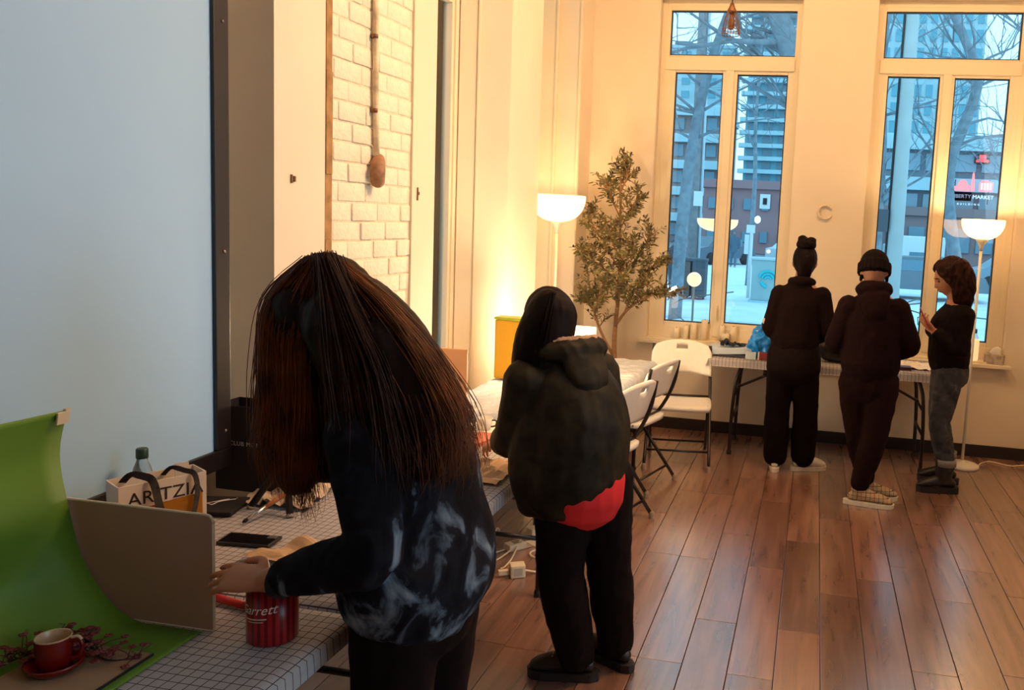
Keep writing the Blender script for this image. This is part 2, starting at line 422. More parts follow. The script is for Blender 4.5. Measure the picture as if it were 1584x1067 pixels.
bm = B(); box(bm, (LX+0.001, 2.64, 0), (LX+0.016, 5.41, 0.094), 0.004); struct('baseboard_left', bm, M_base)

def ring_frame(bm, x0, x1, z0, z1, w, y0, y1, bev=0.003, wb=None):
    wb = wb or w
    box(bm, (x0, y0, z0), (x0+w, y1, z1), bev); box(bm, (x1-w, y0, z0), (x1, y1, z1), bev)
    box(bm, (x0+w, y0, z0), (x1-w, y1, z0+wb), bev); box(bm, (x0+w, y0, z1-w), (x1-w, y1, z1), bev)
def front_window(n, op, fx0, fx1, tr, g1, g2):
    """tr, g = glass rectangles (x0, x1, z0, z1)"""
    bm = B(); y0, y1 = FY+0.075, FY+0.15
    ring_frame(bm, op[0]+0.001, op[1]-0.001, op[2]+0.001, op[3]-0.001, 0.045, y0, y1)
    box(bm, (op[0]+0.04, y0-0.012, 2.885), (op[1]-0.04, y1, 2.985), 0.006)          # transom bar
    mx = (g1[1]+g2[0])/2; box(bm, (mx-0.032, y0-0.008, 0.77), (mx+0.032, y1, 2.89), 0.004)
    box(bm, (op[0]+0.04, y0, 0.77), (op[1]-0.04, y1, 0.84), 0.003)
    box(bm, (op[0]+0.04, y0+0.002, 0.80), (g1[0]-0.030, y1-0.002, 2.89), 0.002); box(bm, (g2[1]+0.030, y0+0.002, 0.80), (op[1]-0.04, y1-0.002, 2.89), 0.002)
    box(bm, (op[0]+0.04, y0+0.002, 2.98), (tr[0]-0.026, y1-0.002, 3.39)); box(bm, (tr[1]+0.026, y0+0.002, 2.98), (op[1]-0.04, y1-0.002, 3.39)); box(bm, (op[0]+0.04, y0+0.002, 3.370), (op[1]-0.04, y1-0.002, 3.39))
    w = struct('window_%d' % n, bm, M_trim)
    for g in (g1, g2):
        bm = B(); a, b_ = g[0]-0.034, g[1]+0.034
        ring_frame(bm, a, b_, g[2]-0.05, g[3]+0.034, 0.034, y0+0.004, y1-0.012, 0.005, wb=0.05); obj('casement_sash', bm, M_trim, w)
    bm = B(); ring_frame(bm, tr[0]-0.03, tr[1]+0.03, tr[2]-0.02, tr[3]+0.03, 0.03, y0+0.004, y1-0.012, 0.004, wb=0.02); obj('transom_sash', bm, M_trim, w)
    for g in (tr, g1, g2):
        bm = B(); ring_frame(bm, g[0]-0.002, g[1]+0.002, g[2]-0.002, g[3]+0.002, 0.010, y0+0.018, y0+0.05, 0.0); obj('gasket', bm, M_gasket, w)
        bm = B(); box(bm, (g[0], y0+0.030, g[2]), (g[1], y0+0.034, g[3])); obj('pane', bm, M_glass, w)
    bm = B(); box(bm, (op[0]-0.05, FY-0.062, 0.700), (op[1]+0.05, FY-0.0005, 0.729), 0.005)
    box(bm, (op[0]+0.002, FY-0.02, 0.7305), (op[1]-0.002, FY+0.075, 0.742)); obj('sill', bm, M_trim, w)
    bm = B(); box(bm, (mx-0.012, y0-0.02, 0.93), (mx+0.006, y0-0.007, 1.03), 0.004); tube(bm, [(mx-0.003, y0-0.02, 1.0), (mx-0.003, y0-0.045, 1.0), (mx-0.003, y0-0.045, 0.9)], 0.006)
    obj('latch', bm, M_trim, w)
front_window(1, OP1, 0, 0, (-1.247, -0.254, 3.0, 3.345), (-1.192, -0.812, 0.872, 2.868), (-0.697, -0.303, 0.884, 2.86))
front_window(2, OP2, 0, 0, (0.409, 1.392, 3.0, 3.345), (0.452, 0.836, 0.875, 2.868), (0.943, 1.337, 0.875, 2.863))
def side_window(n, y0, y1):
    bm = B(); x0, x1 = (-2.19, -2.11) if n == 5 else (-2.33, -2.25)
    def rf(bm, a, b_, c, d, w, xa, xb):
        box(bm, (xa, a, c), (xb, a+w, d), 0.003); box(bm, (xa, b_-w, c), (xb, b_, d), 0.003)
        box(bm, (xa, a+w, c), (xb, b_-w, c+w), 0.003); box(bm, (xa, a+w, d-w), (xb, b_-w, d), 0.003)
    rf(bm, y0+0.001, y1-0.001, 0.601, 3.599, 0.05, x0, x1); box(bm, (x0, y0+0.05, 2.9), (x1, y1-0.05, 2.98), 0.003)
    w = struct('window_%d' % n, bm, M_trim)
    bm = B(); rf(bm, y0+0.05, y1-0.05, 0.65, 2.9, 0.03, x0+0.02, x1-0.01); obj('sash', bm, M_trim, w)
    for c, d in ((0.68, 2.9), (2.98, 3.55)):
        bm = B(); box(bm, (x0+0.035, y0+0.06, c), (x0+0.04, y1-0.06, d)); obj('pane', bm, M_glass, w)
    if n == 5: return w
    # boxed casing on the far jamb, with its bead
    bm = B(); box(bm, (x1, y1-0.016, 0.602), (-2.055, y1-0.001, 3.598), 0.003); box(bm, (-2.055, y1-0.03, 0.602), (-2.035, y1-0.001, 3.598), 0.006)
    box(bm, (-1.873, y1-0.012, 0.602), (-1.853, y1-0.001, 3.598), 0.004); obj('casing', bm, M_trim, w)
    bm = B(); box(bm, (x1-0.02, y0+0.002, 0.601), (-1.82 if n == 5 else x1+0.03, y1-0.032, 0.625), 0.004); obj('sill', bm, M_trim, w)
w5 = side_window(5, 3.871, 4.705); side_window(6, 5.416, 6.352)
# splayed far reveal of window_5 with its casing board and bead
A5, D5 = V((-2.11, 4.70, 0)), V((0.26, 0.156, 0)); N5 = V((0.156, -0.26, 0)).normalized(); T5 = D5.normalized()
bm = B(); q = [A5, A5+D5, V((-1.85, 4.8565, 0)), V((-2.415, 4.8565, 0)), V((-2.415, 4.7055, 0)), V((-2.11, 4.7055, 0))]
lo = [bm.verts.new((p.x, p.y, 0.60)) for p in q]; hi = [bm.verts.new((p.x, p.y, 3.60)) for p in q]
bm.faces.new(lo); bm.faces.new(hi)
for i in range(6): bm.faces.new((lo[i], lo[(i+1) % 6], hi[(i+1) % 6], hi[i]))
obj('splayed_reveal', bm, M_wall, wall_left)
bm = B(); obox(bm, A5+D5*0.18+N5*0.006+V((0, 0, 2.1)), T5, N5, (0, 0, 1), D5.length*0.17, 0.006, 1.497, 0.002); obox(bm, A5+D5*0.37+N5*0.010+V((0, 0, 2.1)), T5, N5, (0, 0, 1), 0.008, 0.011, 1.497, 0.004); obj('casing', bm, M_trim, w5)
bm = B(); box(bm, (-2.11, 3.873, 0.601), (-1.83, 4.69, 0.625), 0.004); obj('sill', bm, M_trim, w5)
bm = B(); box(bm, (-2.249, 5.418, -0.011), (-1.852, 6.350, -0.0005)); struct('floor_alcove', bm, M_floor)
bm = B(); box(bm, (-2.419, 5.418, -0.010), (-2.251, 6.350, 0.600)); struct('wall_left_apron', bm, M_wall)
def right_window(n, y0, y1):
    bm = B()
    for a, b_, c, d in ((y0, y0+0.06, 0.8, 3.3), (y1-0.06, y1, 0.8, 3.3), (y0+0.06, y1-0.06, 0.8, 0.86), (y0+0.06, y1-0.06, 3.24, 3.3)):
        box(bm, (RX+0.1, a, c), (RX+0.16, b_, d))
    w = struct('window_%d' % n, bm, M_trim)
    bm = B(); box(bm, (RX+0.165, y0+0.01, 0.81), (RX+0.17, y1-0.01, 3.29)); obj('pane', bm, M_glass, w)
right_window(3, 0.201, 2.199); right_window(4, 2.701, 3.999)

# ------------------------------------------------------------------ tables
TZ = 0.725
def table(label, loc, rz, L=1.83, Wd=0.76, group=None):
    """long side along local x, origin on the floor under the centre"""
    t = thing('folding_table', label, 'table', loc, rz, group)
    bm = B(); box(bm, (-L/2, -Wd/2, TZ-0.042), (L/2, Wd/2, TZ-0.003), 0.012); obj('tabletop', bm, M_tabletop, t, local=True)
    for s in (-1, 1):
        xl = s*(L/2-0.18)
        for q in (-1, 1):
            y = q*(Wd/2-0.085)
            bm = B(); tube(bm, smooth_pts([(xl+s*-0.04, y*0.72, TZ-0.05), (xl-s*0.02, y*0.9, TZ-0.11), (xl, y, TZ-0.2), (xl+s*0.015, y*1.02, 0.30), (xl+s*0.02, y*1.02, 0.012)], 5), 0.0135, 10)
            obj('leg', bm, M_black, t, True, True)
            bm = B(); lathe(bm, [(0, 0.0), (0.019, 0.0), (0.019, 0.02), (0.015, 0.03), (0, 0.03)], (xl+s*0.02, y*1.02, 0), 12); obj('foot_cap', bm, M_gasket, t, False, True)
        bm = B(); tube(bm, [(xl+s*0.012, -(Wd/2-0.085), 0.27), (xl+s*0.012, Wd/2-0.085, 0.27)], 0.011); obj('crossbar', bm, M_black, t, True, True)
        bm = B(); tube(bm, [(xl+s*0.0, 0.03, 0.46), (xl-s*0.42, 0.0, TZ-0.05)], 0.010); tube(bm, [(xl, -(Wd/2-0.085), 0.45), (xl, Wd/2-0.085, 0.45)], 0.010)
        lathe(bm, [(0, -0.02), (0.016, -0.02), (0.016, 0.02), (0, 0.02)], (xl-s*0.2, 0.015, 0.585), 10); obj('brace', bm, M_black, t, True, True)
    return t
t1 = table('long folding table in front of the pale blue screen', (-1.425, 0.87, 0), PI/2, 1.83)
t2 = table('long folding table behind the stooping person with auburn hair', (-1.425, 2.715, 0), PI/2, 1.83)
t3 = table('long folding table under a wrinkled white plastic cover by the left wall', (-1.425, 4.70, 0), PI/2, 1.83)
t4 = table('long folding table under the front windows, three people standing at it', (0.15, 6.29, 0), 0, 1.69, 0.59)

def cloth(name, label, x0, x1, y0, y1, z, drop, mat, cat='tablecloth', nx=40, ny=70, amp=0.004, wr=0.0, group=None, flare=0.01):
    """draped sheet: flat top, corners rounded over, hanging hem with folds"""
    bm = B(); e = 0.008; X0, X1, Y0, Y1 = x0-drop, x1+drop, y0-drop, y1+drop
    g = []
    for i in range(nx+1):
        r = []
        for j in range(ny+1):
            x = X0+(X1-X0)*i/nx; y = Y0+(Y1-Y0)*j/ny
            dx = max(x0-x, 0, x-x1); dy = max(y0-y, 0, y-y1); d = max(dx, dy)
            px, py = min(max(x, x0-e), x1+e), min(max(y, y0-e), y1+e)
            f = min(d/drop, 1); ph = noise.noise(V((x*9, y*9, 3)))
            ox = (-1 if x < x0 else 1 if x > x1 else 0)*(0.004+flare*f*(0.6+ph)) if dx else 0
            oy = (-1 if y < y0 else 1 if y > y1 else 0)*(0.004+flare*f*(0.6+ph)) if dy else 0
            zt = z-d*0.97
            if d == 0 and wr:
                c = V(((x0+x1)/2, y, 0)); zt += 0.0015+abs(wr*noise.noise(V((x*7, y*22, 1))))+abs(wr*0.7*noise.noise(V((x*22, y*9, 5))))
            r.append(bm.verts.new((px+ox, py+oy, zt+(amp*0.3*abs(noise.noise(V((x*5, y*5, 0)))) if d == 0 else 0))))
        g.append(r)
    for i in range(nx):
        for j in range(ny): bm.faces.new((g[i][j], g[i+1][j], g[i+1][j+1], g[i][j+1]))
    bmesh.ops.solidify(bm, geom=bm.faces[:], thickness=-0.0008)
    return tagit(obj(name, bm, mat, None, True), label, cat, group)
cloth('grid_tablecloth', 'grid-patterned cloth on the table before the pale blue screen', -1.805, -1.045, -0.045, 1.787, TZ, 0.05, M_grid, flare=0.003)
cloth('grid_tablecloth', 'grid-patterned cloth on the middle table with the crumpled paper', -1.805, -1.045, 1.802, 3.63, TZ, 0.055, M_grid, flare=0.003)
cloth('grid_tablecloth', 'grid-patterned cloth on the table under the front windows', -0.705, 1.005, 5.99, 6.59, TZ, 0.06, M_grid)
M_film = P('white_plastic_film', (0.84, 0.86, 0.88), 0.22, var=0.03, scale=12, bump=0.6, bscale=30)
cloth('plastic_table_cover', 'wrinkled white plastic cover draped over the table by the left wall', -1.805, -1.045, 3.785, 5.615, TZ, 0.11, M_film, wr=0.012, nx=60, ny=120, flare=0.03)
for ob in list(COL.objects):
    pass

# ------------------------------------------------------------------ folding chairs
def chair(label, loc, rz):
    """seat faces local -y, back at +y"""
    c = thing('folding_chair', label, 'chair', loc, rz, 'white folding chairs around the covered table')
    # seat: moulded pad with a waterfall front edge
    bm = B(); g = []
    for i in range(13):
        r = []
        for j in range(11):
            u, v = i/6-1, j/5-1
            w = 0.222-0.02*max(0, v)**2
            x = u*w*(1-0.06*abs(u)**3*abs(v)**6); y = -0.01+v*0.20*(1-0.10*abs(u)**4)
            zz = 0.445-0.012*(1-u*u)*(1-v*v)-0.018*max(0, -v-0.6)**1.5*3
            r.append(bm.verts.new((x, y, zz)))
        g.append(r)
    for i in range(12):
        for j in range(10): bm.faces.new((g[i][j], g[i+1][j], g[i+1][j+1], g[i][j+1]))
    bmesh.ops.recalc_face_normals(bm, faces=bm.faces[:]); bmesh.ops.solidify(bm, geom=bm.faces[:], thickness=0.028)
    obj('seat', bm, M_white, c, True, True)
    # backrest with its hand slot
    bm = B(); us = [-1, -.92, -.8, -.62, -.42, -.22, -.2, 0, .2, .22, .42, .62, .8, .92, 1]; vs = [0, .08, .2, .4, .6, .72, .80, .86, .93, 1]
    g = []
    for u in us:
        r = []
        for v in vs:
            w = 0.222*(1-0.13*max(0, (v-0.5)/0.5)**3)
            zz = 0.585+v*(0.210+0.032*(1-abs(u)**2.6))+0.012*(1-v)*(1-u*u)
            y = 0.185+0.075*v+0.045*(1-u*u)
            r.append(bm.verts.new((u*w, y, zz)))
        g.append(r)
    for i in range(len(us)-1):
        for j in range(len(vs)-1):
            if abs(us[i]+us[i+1])/2 < 0.2 and vs[j] >= 0.72-1e-6 and vs[j+1] <= 0.86+1e-6: continue
            bm.faces.new((g[i][j], g[i+1][j], g[i+1][j+1], g[i][j+1]))
    bmesh.ops.recalc_face_normals(bm, faces=bm.faces[:]); bmesh.ops.solidify(bm, geom=bm.faces[:], thickness=0.018)
    obj('backrest', bm, M_white, c, True, True)
    for s in (-1, 1):
        bm = B(); tube(bm, smooth_pts([(s*0.205, 0.255, 0.80), (s*0.212, 0.215, 0.62), (s*0.216, 0.10, 0.42), (s*0.222, -0.235, 0.02)], 4), 0.0115, 10); obj('front_leg', bm, M_black, c, True, True)
        bm = B(); tube(bm, [(s*0.200, -0.06, 0.425), (s*0.205, 0.265, 0.02)], 0.011, 10); obj('rear_leg', bm, M_black, c, True, True)
        for p in ((s*0.222, -0.235), (s*0.205, 0.265)):
            bm = B(); lathe(bm, [(0, 0), (0.017, 0), (0.016, 0.03), (0.012, 0.04), (0, 0.04)], (p[0], p[1], 0), 12); obj('foot_cap', bm, P('grey_rubber', (0.30, 0.22, 0.16), 0.6), c, False, True)
        bm = B(); tube(bm, [(s*0.195, -0.16, 0.432), (s*0.195, 0.15, 0.432)], 0.009); obj('seat_rail', bm, M_black, c, True, True)
    for y, zz in ((-0.178, 0.125), (0.205, 0.095)):
        bm = B(); tube(bm, [(-0.21, y, zz), (0.21, y, zz)], 0.008); obj('stretcher', bm, M_black, c, True, True)
    bm = B(); tube(bm, [(-0.214, 0.13, 0.45), (0.214, 0.13, 0.45)], 0.008); obj('stretcher', bm, M_black, c, True, True)
    return c
chair('white folding chair facing the room beside the covered table end', (-0.875, 5.760, 0), 0.15)
chair('white folding chair at the long side of the covered table, nearer the windows', (-1.125, 5.19, 0), -PI/2-0.26)
chair('white folding chair partly hidden behind the person in the bomber jacket', (-1.135, 4.46, 0), -PI/2-0.28)

# ------------------------------------------------------------------ lamps
def torchiere(label, x, y, r, ztop, power, lean=0.0, group='white torchiere floor lamps'):
    t = thing('floor_lamp', label, 'lamp', (x, y, 0), 0, group)
    bm = B(); lathe(bm, [(0, 0), (0.115, 0), (0.12, 0.008), (0.118, 0.022), (0.09, 0.032), (0.02, 0.04), (0.016, 0.05), (0, 0.05)], (0, 0, 0), 40); obj('base', bm, M_lampw, t, True, True)
    h = r*0.94; zb = ztop-h
    bm = B(); tube(bm, [(0, 0, 0.04), (lean*0.5, 0, zb*0.5), (lean, 0, zb-0.05)], 0.0105, 12); obj('pole', bm, M_lampw, t, True, True)
    bm = B(); lathe(bm, [(0, -0.08), (0.012, -0.08), (0.014, -0.05), (0.03, -0.02), (0.045, 0.0), (0.045, 0.01), (0, 0.01)], (lean, 0, zb), 24); obj('shade_holder', bm, M_lampw, t, True, True)
    prof = [(r*math.sin(a)**0.85, h*(1-math.cos(a)**0.9)) for a in [PI/2*k/14 for k in range(1, 15)]]
    prof = [(0.02, 0.002)]+prof
    inner = [(max(q[0]-0.004, 0.01), q[1]+0.004) for q in reversed(prof)]
    bm = B(); lathe(bm, prof+inner, (lean, 0, zb), 48); obj('lamp_shade', bm, M_shade, t, True, True)
    bm = B(); ball(bm, (lean, 0, zb+h*0.40), (0.022, 0.022, 0.028), sub=2); obj('bulb', bm, EM('bulb_glow', (1, 0.72, 0.4), 2), t, True, True)
    point_light('lamp_light', (x+lean, y, zb+h*0.80), power, (1.0, 0.67, 0.37), 0.025)
    return t
torchiere('white torchiere floor lamp beside the person holding a red phone', 1.160, 6.33, 0.148, 1.806, LAMP_R)
torchiere('white torchiere floor lamp glowing between covered table and olive tree', -1.818, 5.76, 0.196, 1.832, LAMP_L)
# pendant
t = thing('pendant_lamp', 'small copper cage pendant lamp hanging before the left front window', 'lamp', (-0.685, 6.0, 3.00), 0)
bm = B(); tube(bm, [(0, 0, 0.20), (0, 0, CZ-2.98)], 0.004, 6); obj('cord', bm, M_black, t, True, True)
M_cop = P('aged_copper', (0.20, 0.085, 0.04), 0.45, 0.6, var=0.25, scale=30)
bm = B(); lathe(bm, [(0, 0.215), (0.012, 0.215), (0.02, 0.19), (0.032, 0.165), (0.034, 0.15), (0.03, 0.148), (0, 0.15)], (0, 0, 0), 24); obj('cap', bm, M_cop, t, True, True)
bm = B()
for k in range(18):
    a = 2*PI*k/18; tube(bm, smooth_pts([(0.031*math.cos(a), 0.031*math.sin(a), 0.15), (0.048*math.cos(a), 0.048*math.sin(a), 0.10), (0.060*math.cos(a), 0.060*math.sin(a), 0.04), (0.062*math.cos(a), 0.062*math.sin(a), 0.0)], 3), 0.0022, 5)
for rr, zz in ((0.062, 0.0), (0.0605, 0.035)):
    tube(bm, [(rr*math.cos(2*PI*k/24), rr*math.sin(2*PI*k/24), zz) for k in range(25)], 0.003, 5)
obj('cage', bm, M_cop, t, True, True)
bm = B(); lathe(bm, [(0, 0.15), (0.015, 0.148), (0.018, 0.11), (0.024, 0.08), (0.022, 0.05), (0.012, 0.035), (0, 0.032)], (0, 0, 0), 20); obj('bulb', bm, P('amber_glass', (0.16, 0.06, 0.02), 0.3), t, True, True)
# ------------------------------------------------------------------ people
M_skin = P('skin', (0.44, 0.175, 0.080), 0.55, var=0.06, scale=30, Subsurface_Weight=0.12)
M_hairb = ramp_mat('black_hair', [(0.3, (0.004, 0.0013, 0.0012)), (0.7, (0.009, 0.0034, 0.0028))], 60, 0.6, vec=(1, 1, 0.12), spec=0.08)
M_haira = ramp_mat('auburn_hair', [(0.35, (0.006, 0.0018, 0.001)), (0.65, (0.020, 0.006, 0.0022))], 70, 0.55, vec=(1, 1, 0.10), spec=0.15)
M_strand_lit = P('backlit_auburn_strand', (0.15, 0.042, 0.010), 0.5, var=0.6, scale=14, spec=0.25)  # orange back light put into the colour of the outer strands
M_hairr = ramp_mat('brown_hair', [(0.3, (0.010, 0.0025, 0.0012)), (0.7, (0.042, 0.011, 0.005))], 60, 0.6, vec=(1, 1, 0.3), spec=0.1)
M_sole = P('white_sole', (0.74, 0.66, 0.54), 0.6, var=0.08, scale=40)
M_jetcloth = ramp_mat('charcoal_knit', [(0.3, (0.005, 0.0018, 0.0018)), (0.7, (0.011, 0.0045, 0.004))], 40, 0.9, bump=0.2)
M_hood = ramp_mat('black_hoodie_fleece', [(0.3, (0.005, 0.0015, 0.0013)), (0.7, (0.010, 0.003, 0.0025))], 40, 0.92, bump=0.2)
M_maroon = ramp_mat('dark_maroon_fleece', [(0.3, (0.007, 0.0013, 0.0013)), (0.7, (0.013, 0.0027, 0.0025))], 40, 0.92, bump=0.2)
M_pants = ramp_mat('black_trouser_cloth', [(0.3, (0.004, 0.001, 0.001)), (0.7, (0.008, 0.0024, 0.0022))], 30, 0.85, bump=0.15)
M_olive = ramp_mat('dark_olive_nylon', [(0.3, (0.009, 0.0055, 0.0025)), (0.7, (0.028, 0.019, 0.009))], 14, 0.6, bump=0.2, dist=0.5)
def tie_dye():
    m = ramp_mat('tie_dye_navy_jersey', [(0.40, (0.0045, 0.0028, 0.0042)), (0.54, (0.012, 0.011, 0.016)), (0.61, (0.10, 0.12, 0.15)), (0.72, (0.26, 0.29, 0.33))], 11, 0.9, detail=7, dist=0.9, vec=(1, 1, 0.7), bump=0.1)
    n = m.node_tree; L = n.links.new; r = next(x for x in n.nodes if x.type == 'VALTORGB'); nz = next(x for x in n.nodes if x.type == 'TEX_NOISE'); t = next(x for x in n.nodes if x.type == 'TEX_COORD')
    s = n.nodes.new('ShaderNodeSeparateXYZ'); L(t.outputs['Object'], s.inputs[0])
    mr = n.nodes.new('ShaderNodeMapRange'); mr.inputs[1].default_value = TIE_Z0; mr.inputs[2].default_value = TIE_Z0+0.34; mr.inputs[3].default_value = 0.12; mr.inputs[4].default_value = -0.10
    L(s.outputs['Z'], mr.inputs[0]); ad = n.nodes.new('ShaderNodeMath'); ad.operation = 'ADD'; L(nz.outputs['Fac'], ad.inputs[0]); L(mr.outputs[0], ad.inputs[1]); L(ad.outputs[0], r.inputs[0]); return m
TIE_Z0 = 0.72          # the pale dye patches sit in the lower third of the sweatshirt
M_tie = tie_dye()
M_red = P('red_jersey', (0.62, 0.008, 0.008), 0.8, var=0.1, scale=10)
M_jean = ramp_mat('washed_denim', [(0.3, (0.030, 0.028, 0.032)), (0.62, (0.075, 0.072, 0.078)), (0.8, (0.16, 0.15, 0.15))], 16, 0.85, detail=6, dist=0.6, bump=0.2)
M_beige = P('beige_pile_lining', (0.35, 0.20, 0.12), 0.95, var=0.3, scale=60)
M_eye = P('eye_dark', (0.02, 0.01, 0.008), 0.2); M_lip = P('lip', (0.38, 0.11, 0.08), 0.5)

def headbasis(fwd, up):
    f = V(fwd).normalized(); u = V(up)-f*V(up).dot(f); u.normalize(); r = f.cross(u)
    return Matrix((r, f, u)).transposed()      # columns right, forward, up
def head(bm, c, R, k=1.0):
    base = B(); bmesh.ops.create_icosphere(base, subdivisions=4, radius=1)
    for v in base.verts:
        x, y, z = v.co
        X, Y, Z = x*0.075, y*0.096, z*0.116
        if z < 0:
            X *= 1-0.34*(-z)**1.6
            if y < 0: Y *= 1-0.42*(-z)**0.9
            else: Y *= 1+0.18*(-z)
        if y > 0:
            g = lambda x0, z0, sx, sz: math.exp(-((X-x0)/sx)**2-((Z-z0)/sz)**2)
            Y -= 0.008*(g(0.031, 0.0, 0.014, 0.012)+g(-0.031, 0.0, 0.014, 0.012))
            Y += 0.006*g(0, 0.022, 0.04, 0.010)
            Y += 0.022*g(0, -0.028, 0.011, 0.013)+0.010*g(0, -0.008, 0.008, 0.018)
            Y += 0.008*g(0, -0.060, 0.022, 0.008)+0.007*g(0, -0.072, 0.018, 0.006)-0.003*g(0, -0.085, 0.02, 0.006)
            Y += 0.010*g(0, -0.102, 0.02, 0.014)
        v.co = V(c)+R @ (V((X, Y, Z))*k)
    me = bpy.data.meshes.new('t'); base.to_mesh(me); base.free(); bm.from_mesh(me); bpy.data.meshes.remove(me)
    for s in (-1, 1): ball(bm, V(c)+R @ (V((s*0.077, -0.008, -0.012))*k), (0.010*k, 0.017*k, 0.030*k), R, 2)
def hand(bm, w, d, nrm, thumb, curl=0.35, k=1.0, spread=0.06, thumb_in=0.4):
    """wrist w, direction d, palm normal nrm (out of the palm), thumb side vector"""
    w, d, nrm = V(w), V(d).normalized(), V(nrm); nrm = (nrm-d*nrm.dot(d)).normalized()
    s = V(thumb); s = (s-d*s.dot(d)-nrm*s.dot(nrm)).normalized()
    loft(bm, [(w-d*0.03*k, 0.026*k, 0.020*k), (w+d*0.01*k, 0.027*k, 0.018*k), (w+d*0.045*k, 0.037*k, 0.016*k), (w+d*0.082*k, 0.039*k, 0.013*k), (w+d*0.096*k, 0.036*k, 0.010*k)], side=s, n=16, sub=2)
    Ls = [0.070, 0.079, 0.074, 0.058]
    for i, L in enumerate(Ls):
        off = (0.030-0.0195*i)*k
        p = w+d*(0.083-0.006*abs(i-1))*k+s*off
        dd = (d+s*spread*(1.5-i)).normalized(); pts = [p-dd*0.02*k, p]
        ang = curl*(0.7+0.12*i); q = p; cur = dd
        for j, fr in enumerate((0.45, 0.31, 0.24)):
            a = ang*(0.7 if j == 0 else 1.0)
            ax = cur.cross(nrm)
            cur = (Matrix.Rotation(a, 3, ax) @ cur).normalized()
            q = q+cur*L*fr*k; pts.append(q)
        rr = [0.0088, 0.0086, 0.0080, 0.0074, 0.0062]
        loft(bm, [(a_, r*k) for a_, r in zip(pts, rr)], side=s, n=10, sub=2)
    p = w+d*0.022*k+s*0.024*k
    q1 = p+(d*0.55+s*0.75+nrm*thumb_in*0.4).normalized()*0.036*k; q2 = q1+(d*0.9+s*0.25+nrm*thumb_in).normalized()*0.032*k; q3 = q2+(d*1.0+s*-0.05+nrm*thumb_in).normalized()*0.024*k
    loft(bm, [(p-s*0.012*k, 0.014*k), (p, 0.0135*k), (q1, 0.0105*k), (q2, 0.0092*k), (q3, 0.0070*k)], side=nrm, n=10, sub=2)
def arm(bm, sh, el, wr, off=0.0, cuff=0.0, t_end=1.0, k=1.0):
    sh, el, wr = V(sh), V(el), V(wr); e = wr if t_end == 1 else el.lerp(wr, t_end)
    loft(bm, [(sh, (0.056+off)*k), (sh.lerp(el, 0.5), (0.046+off)*k), (el, (0.040+off)*k), (el.lerp(e, 0.35), (0.040+off*0.9)*k), (el.lerp(e, 0.8), (0.029+off*0.8+cuff)*k), (e, (0.026+off*0.7+cuff*0.2)*k)], n=14)
def leg(bm, hip, kn, an, off=0.0, k=1.0, straight=0.0, end=1.0):
    hip, kn, an = V(hip), V(kn), V(an); e = kn.lerp(an, end)
    loft(bm, [(hip, 0.090*k+off), (hip.lerp(kn, 0.5), 0.078*k+off), (kn, 0.057*k+off+straight*0.4), (kn.lerp(e, 0.35), 0.056*k+off+straight*0.6), (kn.lerp(e, 0.8), 0.042*k+off+straight*0.9), (e, 0.038*k+off*0.9+straight)], n=16)
def shoe(parent, an, d, mat, L=0.255, sole=M_sole, high=0.0, soleh=0.024, lace=None, wdt=0.043):
    """ankle point over the floor, toe direction"""
    an = V(an); d = V((d[0], d[1], 0)).normalized(); s = V((-d.y, d.x, 0)); heel = V((an.x, an.y, 0))-d*0.06
    bm = B()
    loft(bm, [(heel+d*0.008+V((0, 0, 0.030+soleh)), 0.028, 0.024), (heel+d*0.07+V((0, 0, 0.047+soleh)), 0.036, 0.042), (heel+d*L*0.55+V((0, 0, 0.037+soleh)), 0.040, 0.034), (heel+d*L*0.78+V((0, 0, 0.025+soleh)), wdt, 0.024), (heel+d*(L-0.03)+V((0, 0, 0.018+soleh)), 0.032, 0.016)], side=s, n=16)
    bt = 0.012 if high else 0.0
    loft(bm, [(heel+d*(0.055+bt)+V((0, 0, 0.05+soleh)), 0.038+bt*0.5, 0.044+bt*0.5), (heel+d*(0.055+bt*1.6)+V((0, 0, 0.095+soleh+high*0.5)), 0.040+bt, 0.046+bt), (heel+d*(0.055+bt*1.6)+V((0, 0, 0.10+soleh+high)), 0.042+bt, 0.048+bt)], side=s, n=16)
    o = remeshed('shoe', bm, mat, parent, 0.006, 3)
    bm = B(); pts = []
    out = [(-0.028, 0.016), (-0.032, 0), (-0.028, -0.016), (0.0, -0.031), (0.07, -0.035), (0.14, -0.041), (0.19, -0.044), (0.225, -0.036), (0.243, -0.018), (0.247, 0), (0.243, 0.018), (0.225, 0.036), (0.19, 0.044), (0.14, 0.041), (0.07, 0.035), (0.0, 0.031)]
    top = [bm.verts.new(heel+d*a*L/0.255+s*b_*1.04+V((0, 0, soleh+0.008))) for a, b_ in out]
    bot = [bm.verts.new(heel+d*a*L/0.255*0.985+s*b_+V((0, 0, 0.001))) for a, b_ in out]
    n = len(out)
    for i in range(n): bm.faces.new((bot[i], bot[(i+1) % n], top[(i+1) % n], top[i]))
    bm.faces.new(top); bm.faces.new(bot); obj('sole', bm, sole, o, False)
    if lace:
        bm = B()
        for q in range(4):
            c = heel+d*(0.10+0.022*q)+V((0, 0, soleh+0.088-0.013*q)); tube(bm, [c-s*0.022, c+V((0, 0, 0.006)), c+s*0.022], 0.0035, 6)
        obj('laces', bm, lace, o, True)
    return o
